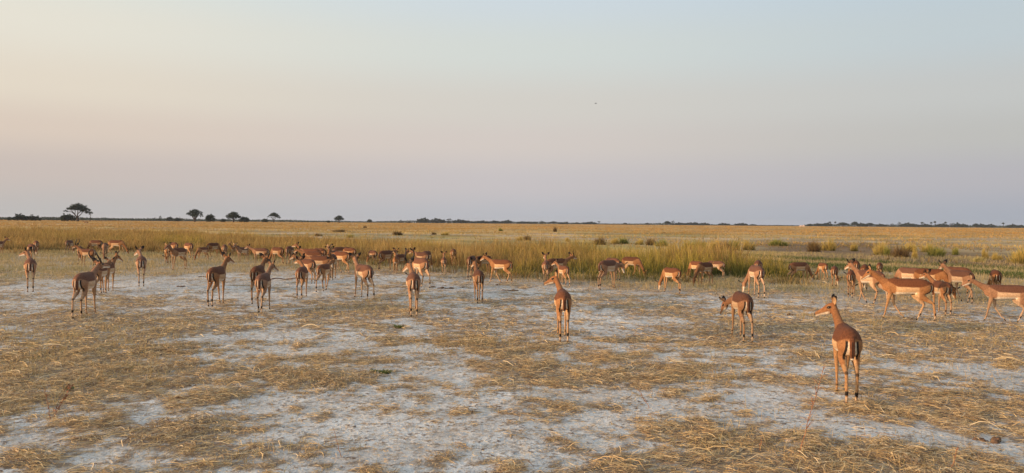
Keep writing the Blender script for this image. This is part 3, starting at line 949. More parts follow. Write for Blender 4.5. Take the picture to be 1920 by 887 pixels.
# continuous low scrub far off, one mass
def far_scrub():
    pts = []
    rng = np.random.default_rng(5)
    n = 42000
    px = rng.uniform(-60, 1980, n)
    hgt = np.interp(px, [-60, 200, 500, 700, 780, 1060, 1140, 1240, 1320, 1500, 1520, 1980], [2.6, 2.6, 2.4, 1.6, 3.6, 3.4, 1.2, 3.0, 1.5, 1.0, 3.6, 3.0])
    dist = np.interp(px, [-60, 300, 650, 800, 1980], [900, 1000, 1200, 1350, 1500]) + rng.uniform(-30, 60, n)
    ang = np.arctan((px - CX) / FPX)
    x, y = dist * np.sin(ang), dist * np.cos(ang)
    hm = .35 + 1.3 * fbm(x, y, 22, 4, 200)
    z = terrain(dist) + rng.uniform(0, 1, n) ** .8 * hgt * hm
    P = np.stack([x, y, z], 1)
    u = rng.normal(0, 1, (n, 3)); u /= np.linalg.norm(u, axis=1)[:, None]
    v = np.cross(u, rng.normal(0, 1, (n, 3))); v /= np.linalg.norm(v, axis=1)[:, None]
    s = rng.uniform(.4, 1.0, (n, 1))
    V = np.stack([P - u * s, P - v * s * .6, P + u * s, P + v * s * .6], 1).reshape(-1, 3)
    C = np.repeat(colmix(n, DG, .25), 4, 0)
    me = np_mesh('far_scrub', V, np.arange(4 * n).reshape(-1, 4), C)
    tag(link('far_scrub', me, M_leaf), 'low dark line of far-off scrub along the horizon', 'scrub', kind='stuff')


far_scrub()


# ------------------------------------------------------------------ antelopes
def ell_ring(c, a, b, ra, rb, n, egg=0.0):
    """ring in plane (a=lateral, b=vertical)"""
    t = np.arange(n) * math.tau / n
    ct, st = np.cos(t), np.sin(t)
    sx = np.sign(ct) * np.abs(ct) ** .92; sy = np.sign(st) * np.abs(st) ** .92
    wid = 1 - egg * np.clip(sy, -1, 1)
    return c + np.outer(sx * wid * ra, a) + np.outer(sy * rb, b)


def add_loft(V, F, rings):
    n = len(rings[0]); o = len(V)
    for r in rings: V.extend(map(tuple, r))
    for i in range(len(rings) - 1):
        for k in range(n):
            F.append((o + i * n + k, o + i * n + (k + 1) % n, o + (i + 1) * n + (k + 1) % n, o + (i + 1) * n + k))
    F.append(tuple(o + k for k in range(n))[::-1])
    F.append(tuple(o + (len(rings) - 1) * n + k for k in range(n)))


TORSO = [(-.440, .745, .67, .035), (-.425, .785, .62, .07), (-.39, .825, .58, .10), (-.34, .853, .56, .122), (-.27, .876, .555, .138), (-.17, .886, .56, .142),
         (-.05, .884, .548, .152), (.08, .878, .532, .156), (.20, .878, .52, .145), (.30, .886, .52, .125), (.38, .872, .535, .108), (.45, .84, .565, .088),
         (.505, .79, .61, .060), (.53, .74, .65, .03)]
FORE = {'stand': [(.36, .72), (.33, .55), (.345, .31), (.335, .085), (.352, .035), (.365, .0)],
        'fwd': [(.38, .72), (.37, .56), (.43, .32), (.475, .095), (.50, .045), (.52, .0)],
        'back': [(.34, .72), (.32, .55), (.30, .32), (.165, .115), (.11, .075), (.085, .015)],
        'lift': [(.38, .72), (.37, .56), (.45, .37), (.40, .16), (.375, .115), (.36, .07)]}
HIND = {'stand': [(-.27, .74), (-.17, .54), (-.30, .43), (-.405, .35), (-.385, .09), (-.365, .04), (-.35, .0)],
        'fwd': [(-.26, .74), (-.11, .54), (-.20, .43), (-.29, .345), (-.20, .095), (-.17, .045), (-.15, .0)],
        'back': [(-.28, .74), (-.20, .53), (-.35, .44), (-.47, .375), (-.505, .115), (-.50, .055), (-.485, .005)],
        'lift': [(-.27, .74), (-.15, .54), (-.29, .45), (-.42, .39), (-.43, .16), (-.44, .10), (-.43, .05)]}
FR = [(.085, .045), (.050, .038), (.026, .022), (.0185, .0165), (.0155, .0145), (.022, .021)]  # fore-aft, lateral
HR = [(.125, .060), (.092, .052), (.050, .032), (.029, .022), (.021, .018), (.0165, .0155), (.022, .020)]
LEGSETS = {'S': ('stand', 'stand', 'stand', 'stand'), 'A': ('fwd', 'back', 'back', 'fwd'), 'B': ('back', 'fwd', 'fwd', 'back'),
           'C': ('fwd', 'stand', 'stand', 'back'), 'D': ('stand', 'fwd', 'back', 'stand'), 'E': ('lift', 'stand', 'fwd', 'back'), 'H': ('stand', 'fwd', 'lift', 'stand')}
# (fore left, fore right, hind left, hind right)


def bez(p, t):
    p = [np.array(q, float) for q in p]
    while len(p) > 1:
        p = [a * (1 - t) + b * t for a, b in zip(p, p[1:])]
    return p[0]


BODY_CACHE = {}
C_SAD = np.array([.125, .046, .021]); C_MID = np.array([.285, .130, .052]); C_TAN = np.array([.51, .32, .17]); C_WHT = np.array([.72, .62, .48])
C_BLK = np.array([.016, .013, .012]); C_LEG = np.array([.35, .19, .085]); C_FACE = np.array([.27, .105, .04])


def antelope_body(np_, ny, hp, hy, legs, vox):
    """np_/ny neck pitch / yaw, hp/hy head pitch / yaw (yaw from body axis), degrees; returns mesh, head frame"""
    key = (np_, ny, hp, hy, legs, vox)
    if key in BODY_CACHE: return BODY_CACHE[key]
    V, F = [], []
    X, Y, Z = np.array([1., 0, 0]), np.array([0, 1., 0]), np.array([0, 0, 1.])
    segs = []  # (a, b, ra, rb, region)
    rings = []
    for (x, zt, zb, hw) in TORSO:
        c = np.array([x, 0, (zt + zb) / 2])
        rings.append(ell_ring(c, Y, Z, hw, (zt - zb) / 2, 20, egg=.16))
    add_loft(V, F, rings)
    segs.append((np.array([-.36, 0, .70]), np.array([.40, 0, .70]), .16, .15, 'torso'))
    # neck
    cp, sp = math.cos(R(np_)), math.sin(R(np_)); cyw, syw = math.cos(R(ny)), math.sin(R(ny))
    nd = np.array([cp * cyw, cp * syw, sp])
    NL = .40 if np_ > -20 else .50
    base = np.array([.37, 0, .715 if np_ > -20 else .70])
    ctl = np.array([.50, 0, .78 if np_ > 0 else .72])
    poll = np.array([.45, 0, .76]) + nd * NL
    if np_ < -20: poll = np.array([.45, 0, .70]) + nd * NL
    ctl2 = poll - nd * .16
    ts = [0, .15, .3, .45, .6, .75, .9, 1.0]
    rv = [.155, .13, .10, .078, .066, .060, .056, .052]; rl = [.10, .088, .07, .057, .049, .045, .043, .040]
    rings, prev = [], None
    for i, t in enumerate(ts):
        p = bez([base, ctl, ctl2, poll], t); q = bez([base, ctl, ctl2, poll], min(1, t + .02)); p0 = bez([base, ctl, ctl2, poll], max(0, t - .02))
        tg = (q - p0) / np.linalg.norm(q - p0)
        yw = R(ny) * t
        lat = np.array([-math.sin(yw), math.cos(yw), 0]); lat -= tg * lat.dot(tg); lat /= np.linalg.norm(lat)
        up = np.cross(tg, lat)
        rings.append(ell_ring(p, lat, up, rl[i], rv[i], 16))
        if prev is not None: segs.append((prev, p, (rv[i] + rl[i]) / 2, (rv[i] + rl[i]) / 2, 'neck'))
        prev = p
    add_loft(V, F, rings)
    # head
    ch, sh = math.cos(R(hp)), math.sin(R(hp)); cy2, sy2 = math.cos(R(hy)), math.sin(R(hy))
    hd = np.array([ch * cy2, ch * sy2, sh]); hl = np.array([-sy2, cy2, 0]); hu = np.cross(hd, hl)
    HS = [(-.045, .036, .038, -.006), (-.015, .058, .052, -.008), (.03, .069, .056, -.016), (.075, .068, .052, -.022), (.11, .056, .043, -.026), (.15, .044, .034, -.028),
          (.19, .037, .029, -.032), (.225, .034, .027, -.035), (.25, .023, .019, -.037), (.258, .009, .009, -.038)]
    rings = []
    for (t, rv_, rl_, dz) in HS:
        rings.append(ell_ring(poll + hd * t + hu * (dz + .012), hl, hu, rl_, rv_, 16, egg=-.05))
    add_loft(V, F, rings)
    segs.append((poll - hd * .03, poll + hd * .09, .056, .05, 'head')); segs.append((poll + hd * .09 - hu * .01, poll + hd * .25 - hu * .022, .032, .03, 'head'))
    # legs
    for li, (side, pose) in enumerate(zip((1, -1, 1, -1), LEGSETS[legs])):
        fore = li < 2
        pts = (FORE if fore else HIND)[pose]; rr = FR if fore else HR
        ys = [.075, .078, .066, .062, .062, .062] if fore else [.072, .074, .072, .064, .062, .062, .062]
        P = [np.array([p[0], side * yy, p[1]]) for p, yy in zip(pts, ys)]
        P2, R2 = [], []
        for i in range(len(P) - 1):
            sub = 3 if i < len(P) - 2 else 1
            for s in range(sub):
                t = s / sub
                P2.append(P[i] * (1 - t) + P[i + 1] * t)
                tt = t * t * (3 - 2 * t) if not (i == 0) else t
                ra = [rr[i][k] * (1 - tt) + rr[i + 1][k] * tt for k in (0, 1)]
                cannon = (i == (2 if fore else 3)) and s > 0
                if cannon: ra = [ra[0] * .84, ra[1] * .86]
                if (not fore) and i == 3 and s == 2: ra = [ra[0] * 1.45, ra[1] * 1.25]
                R2.append(ra)
        P2.append(P[-1]); R2.append(list(rr[-1]))
        rings = []
        for i, p in enumerate(P2):
            tg = P2[min(i + 1, len(P2) - 1)] - P2[max(i - 1, 0)]; tg /= np.linalg.norm(tg)
            if i >= len(P2) - 2: tg = np.array([.25, 0, -1.]) / 1.03
            lat = Y - tg * tg[1]; lat /= np.linalg.norm(lat); u = np.cross(tg, lat)
            rings.append(ell_ring(p, lat, u, R2[i][1], R2[i][0], 12))
        add_loft(V, F, rings)
        for i in range(len(P) - 1):
            segs.append((P[i], P[i + 1], (rr[i][1] + rr[i][0]) / 2, (rr[i + 1][1] + rr[i + 1][0]) / 2, ('f' if fore else 'h') + str(i)))
    # tail
    TP = [np.array([-.405, 0, .80]), np.array([-.445, 0, .77]), np.array([-.462, 0, .70]), np.array([-.462, 0, .62]), np.array([-.455, 0, .53])]
    TR = [.026, .026, .024, .026, .016]
    rings = []
    for i, p in enumerate(TP):
        tg = TP[min(i + 1, 4)] - TP[max(i - 1, 0)]; tg /= np.linalg.norm(tg)
        rings.append(ell_ring(p, Y, np.cross(tg, Y), TR[i] * 1.2, TR[i] * .8, 10))
    add_loft(V, F, rings)
    for i in range(1, 4): segs.append((TP[i], TP[i + 1], .020, .018, 'tail'))
    me0 = bpy.data.meshes.new('tmp'); me0.from_pydata(V, [], F); me0.update()
    bm = bmesh.new(); bm.from_mesh(me0); bmesh.ops.recalc_face_normals(bm, faces=bm.faces); bm.to_mesh(me0); bm.free()
    ob = bpy.data.objects.new('tmp', me0); COL.objects.link(ob)
    m = ob.modifiers.new('r', 'REMESH'); m.mode = 'VOXEL'; m.voxel_size = vox; m.use_smooth_shade = True
    m2 = ob.modifiers.new('s', 'SMOOTH'); m2.factor = .5; m2.iterations = 3 if vox < .01 else 2
    dg = bpy.context.evaluated_depsgraph_get()
    me = bpy.data.meshes.new_from_object(ob.evaluated_get(dg))
    bpy.data.objects.remove(ob); bpy.data.meshes.remove(me0)
    n = len(me.vertices)
    P = np.empty(n * 3, np.float32); me.vertices.foreach_get('co', P); P = P.reshape(-1, 3).astype(float)
    Nn = np.empty(n * 3, np.float32); me.vertices.foreach_get('normal', Nn); Nn = Nn.reshape(-1, 3)
    # region of every vertex: nearest limb segment
    best = np.full(n, 1e9); reg = np.zeros(n, int); par = np.zeros(n)
    names = []
    for si, (a, b, ra, rb, nm) in enumerate(segs):
        ab = b - a; t = np.clip(((P - a) @ ab) / ab.dot(ab), 0, 1)
        d = np.linalg.norm(P - (a + t[:, None] * ab), axis=1) / (ra * (1 - t) + rb * t)
        if nm == 'torso': d = d * .98
        if nm == 'tail': d = d * .95
        k = d < best
        best[k] = d[k]; reg[k] = si; par[k] = t[k]
        names.append(nm)
    rn = np.array(names)[reg]
    for si, (a, b, ra, rb, nm) in enumerate(segs):
        if nm == 'tail':
            ab = b - a; t = np.clip(((P - a) @ ab) / ab.dot(ab), 0, 1)
            dd = np.linalg.norm(P - (a + t[:, None] * ab), axis=1)
            rn[(dd < .034) & (P[:, 0] < -.425) & (np.abs(P[:, 1]) < .031)] = 'tail'
    x, y, z = P[:, 0], P[:, 1], P[:, 2]; ay = np.abs(y)
    C = np.tile(C_MID, (n, 1))

    def put(mask, col):
        mask = np.clip(mask, 0, 1)[:, None]
        nonlocal C
        C = C * (1 - mask) + col * mask
    trunk = ((rn == 'torso') | (rn == 'h0') | (rn == 'f0') | (rn == 'h1')).astype(float)
    zs = np.interp(x, [-.44, -.34, -.22, .22, .34, .45], [.775, .745, .705, .705, .77, .83])
    put(trunk * sstep(-.014, .020, z - zs), C_SAD)
    put(trunk * sstep(.006, -.006, z - zs) * sstep(-.22, -.17, x) * sstep(.27, .23, x), C_TAN)
    put((rn == 'torso') * sstep(.60, .585, z) * sstep(-.20, -.15, x) * sstep(.28, .24, x), C_WHT)
    put((rn == 'torso') * sstep(-.5, -.8, Nn[:, 2]) * sstep(-.24, -.16, x) * .9, C_WHT)
    put(trunk * sstep(-.5, -.8, Nn[:, 2]) * sstep(-.16, -.24, x) * .6, C_TAN)
    # neck: darker along the top, pale throat
    nk = (rn == 'neck').astype(float)
    put(nk * .35, C_SAD)
    put(nk * sstep(-.55, -.85, Nn[:, 2]) * .4, C_TAN)
    # legs
    for nm in set(names):
        mk = (rn == nm)
        if nm[0] in 'fh' and len(nm) == 2:
            i = int(nm[1])
            if i >= 1 and nm[0] == 'f' or i >= 2: put(mk.astype(float) * .9, C_LEG)
            # inner side pale
            put(mk * sstep(-.2, -.7, Nn[:, 1] * np.sign(y)) * (.16 if i > 0 else .0), C_WHT)
    lastf, lasth = 'f4', 'h5'
    put((rn == 'f3') * .4 + 0., C_TAN); put((rn == 'h4') * .35 + 0., C_WHT)
    put((rn == lastf) * sstep(.0, .4, par), C_BLK); put((rn == lasth) * sstep(.0, .4, par), C_BLK)
    put((rn == 'f2') * sstep(.86, .95, par) * sstep(.2, -.2, Nn[:, 0]) * .8, C_BLK)
    put((rn == 'h3') * sstep(.74, .80, par) * sstep(1.0, .95, par) * sstep(.5, .0, Nn[:, 0]), C_BLK)   # fetlock tufts
    put((rn == 'h2') * sstep(.88, .96, par) * sstep(.0, -.4, Nn[:, 0]) * .8, C_BLK)   # hocks
    put((rn == 'h3') * sstep(.07, .02, par) * sstep(.0, -.4, Nn[:, 0]) * .8, C_BLK)
    # rump: white beside the tail, a black bar outside it
    rump = (((rn == 'torso') | (rn == 'h0') | (rn == 'h1')) & (x < -.26)).astype(float)
    w = .050 + .016 * sstep(.72, .55, z)
    put(rump * sstep(w + .006, w - .006, ay) * sstep(.76, .73, z) * sstep(-.1, -.45, Nn[:, 0]), C_TAN)
    put(rump * sstep(w + .004, w - .004, ay) * sstep(.026, .032, ay) * sstep(.75, .72, z) * sstep(.55, .62, z) * sstep(-.1, -.45, Nn[:, 0]) * .7, C_WHT)
    put(rump * sstep(w - .008, w - .002, ay) * sstep(w + .027, w + .019, ay) * sstep(.765, .74, z) * sstep(.50, .53, z) * sstep(.1, -.2, Nn[:, 0]), C_BLK)
    tl = (rn == 'tail').astype(float)
    put(tl, C_SAD)
    put(tl * sstep(.012, .004, ay) * sstep(0, -.4, Nn[:, 0]) * sstep(.76, .73, z) * .85, C_BLK)
    put(tl * sstep(.56, .54, z), C_WHT)
    # face
    hm = (rn == 'head').astype(float)
    loc = P - poll; ht = loc @ hd; hlt = np.abs(loc @ hl); hup = loc @ hu
    put(hm, C_MID)
    put(hm * sstep(.0, .025, hup) * .8, C_FACE)
    put(hm * sstep(-.02, -.04, hup) * sstep(.04, .1, ht), C_WHT)
    put(hm * sstep(.235, .25, ht) * sstep(-.045, -.03, hup), C_BLK)
    ed = np.sqrt((ht - .055) ** 2 + (hup - .018) ** 2)
    put(hm * sstep(.034, .024, ed) * sstep(.02, .03, hlt) * .35, C_TAN)
    put(hm * sstep(.026, .019, np.sqrt(((ht - .055) * .8) ** 2 + ((hup - .018) * 1.25) ** 2)) * sstep(.02, .03, hlt), C_BLK)
    C *= (.93 + .14 * fbm(x * 1 + 3, z * 1 + y, .09, 3, 300))[:, None]
    # ears joined on as thin leaves with a hollow front
    EV, EF, EC = [], [], []
    for s in (1, -1):
        root = poll - hd * .015 + hl * s * .034 + hu * .040
        ax = hl * s * .80 + hu * .62 - hd * .38; ax /= np.linalg.norm(ax)
        fr = hd * .75 + hl * s * .25; fr -= ax * fr.dot(ax); fr /= np.linalg.norm(fr)
        sd = np.cross(ax, fr)
        o = len(EV); prof = [(-.02, .018), (.02, .032), (.055, .046), (.09, .048), (.13, .038), (.16, .020), (.178, .002)]
        for (t, w_) in prof:
            for (u, f_) in ((-1, .25), (-.55, -.12), (0, -.26), (.55, -.12), (1, .25), (.5, .02), (0, -.12), (-.5, .02)):
                EV.append(root + ax * t + sd * u * w_ + fr * (f_ * w_ * 1.0))
                tip = t > .12
                inner = f_ > -.05 and abs(u) < .9 or (u == 0 and f_ == -.12)
                EC.append(C_BLK if tip else (C_TAN * .8 if inner and t > 0 else (C_BLK if t > .085 else C_MID * .8)))
        for i in range(len(prof) - 1):
            for k in range(8):
                EF.append((o + i * 8 + k, o + i * 8 + (k + 1) % 8, o + (i + 1) * 8 + (k + 1) % 8, o + (i + 1) * 8 + k))
    EV = np.array(EV); EC = np.array(EC)
    nl = len(me.loops); npol = len(me.polygons)
    li = np.empty(nl, np.int32); me.loops.foreach_get('vertex_index', li)
    ls = np.empty(npol, np.int32); me.polygons.foreach_get('loop_start', ls)
    bpy.data.meshes.remove(me)
    me = bpy.data.meshes.new('body')
    allV = np.concatenate([P, EV]); EFa = (np.array(EF) + n).astype(np.int32)
    me.vertices.add(len(allV)); me.vertices.foreach_set('co', allV.astype(np.float32).ravel())
    me.loops.add(nl + EFa.size); me.loops.foreach_set('vertex_index', np.concatenate([li, EFa.ravel()]))
    me.polygons.add(npol + len(EFa)); me.polygons.foreach_set('loop_start', np.concatenate([ls, nl + np.arange(0, EFa.size, 4, dtype=np.int32)]))
    me.polygons.foreach_set('use_smooth', np.ones(npol + len(EFa), bool))
    me.update(calc_edges=True)
    set_col(me, np.concatenate([np.clip(C, 0, 1), EC]))
    me.materials.append(M_coat)
    BODY_CACHE[key] = (me, (poll, hd, hl, hu))
    return BODY_CACHE[key]


def eye_mesh():
    bm = bmesh.new(); bmesh.ops.create_uvsphere(bm, u_segments=12, v_segments=8, radius=.0165)
    me = bm_mesh('eye', bm); me.materials.append(M_eye); return me


def horn_mesh(s):
    bm = bmesh.new()
    pts = [(0, 0, -.02), (-.025, s * .02, .03), (-.075, s * .075, .055), (-.13, s * .115, .10), (-.175, s * .122, .155), (-.20, s * .095, .21), (-.205, s * .05, .25), (-.195, s * .02, .265)]
    # smooth the sweep and ring it
    P = []
    for i in range(len(pts) - 1):
        for k in range(4):
            t = k / 4
            a = [Vector(pts[max(0, min(len(pts) - 1, i + j))]) for j in (-1, 0, 1, 2)]
            P.append(.5 * ((2 * a[1]) + (-a[0] + a[2]) * t + (2 * a[0] - 5 * a[1] + 4 * a[2] - a[3]) * t * t + (-a[0] + 3 * a[1] - 3 * a[2] + a[3]) * t ** 3))
    P.append(Vector(pts[-1]))
    n = len(P)
    rr = [(.0175 * (1 - i / n) ** .6 + .003) * (1.12 if i % 2 and i < n * .7 else 1) for i in range(n)]
    tube_pts(bm, P, rr, 8)
    me = bm_mesh('horn', bm); me.materials.append(M_horn); return me


EYE = eye_mesh(); HORN = {1: horn_mesh(1), -1: horn_mesh(-1)}
HERD = 'impalas of the herd spread over the plain'


def antelope(px, yf, yt, h, pose, legs, label, ram=False, group=HERD):
    np_, ny, hp, hy = pose
    yh = horizon(px)
    if yf is None: yf = yh + (yt - yh) / .575
    g = ground(px, yf); dh = math.hypot(g.x, g.y)
    D = g.y * (1 + .6 * abs(math.cos(R(h))) / dh)
    sc = (CAMH - (yt - yh) * D / FPX) / .886
    sc = min(1.03, max(.74, sc))
    dc = dh + .36 * sc * abs(math.cos(R(h)))
    ux, uy = g.x / dh, g.y / dh
    me, (poll, hd, hl, hu) = antelope_body(np_, ny, hp, hy, legs, .0085 if dh < 15 else (.011 if dh < 30 else .014))
    t = bpy.data.objects.new('impala', None); COL.objects.link(t)
    t.empty_display_size = .3
    t.location = (ux * dc, uy * dc, float(terrain(dc)))
    t.rotation_euler[2] = math.atan2(uy, ux) + R(h)
    t.scale = (sc * random.uniform(.96, 1.04), sc, sc)
    tag(t, label, 'antelope', group)
    link('body', me, None, t)
    if dh < 30:
        for s in (1, -1):
            e = link('eye', EYE, None, t)
            e.location = Vector(poll + hd * .056 + hl * s * .040 + hu * .016)
    if ram:
        for s in (1, -1):
            e = link('horn', HORN[s], None, t)
            M = Matrix([list(hd) + [0], list(hl) + [0], list(hu) + [0], [0, 0, 0, 1]]).transposed()
            M.translation = Vector(poll + hd * .03 + hl * s * .022 + hu * .045)
            e.matrix_local = M
    return t


def up(y=0, p=68, hp=-18, ny=None): return (round(40 + (p - 66) * .45), (y * .25 if ny is None else ny), hp, y)
def mid(y=0, p=38, hp=-35): return (p, y * .3, hp, y)
G = (-56, 0, -72, 0)
def gz(y): return (-52, y, -72, y)


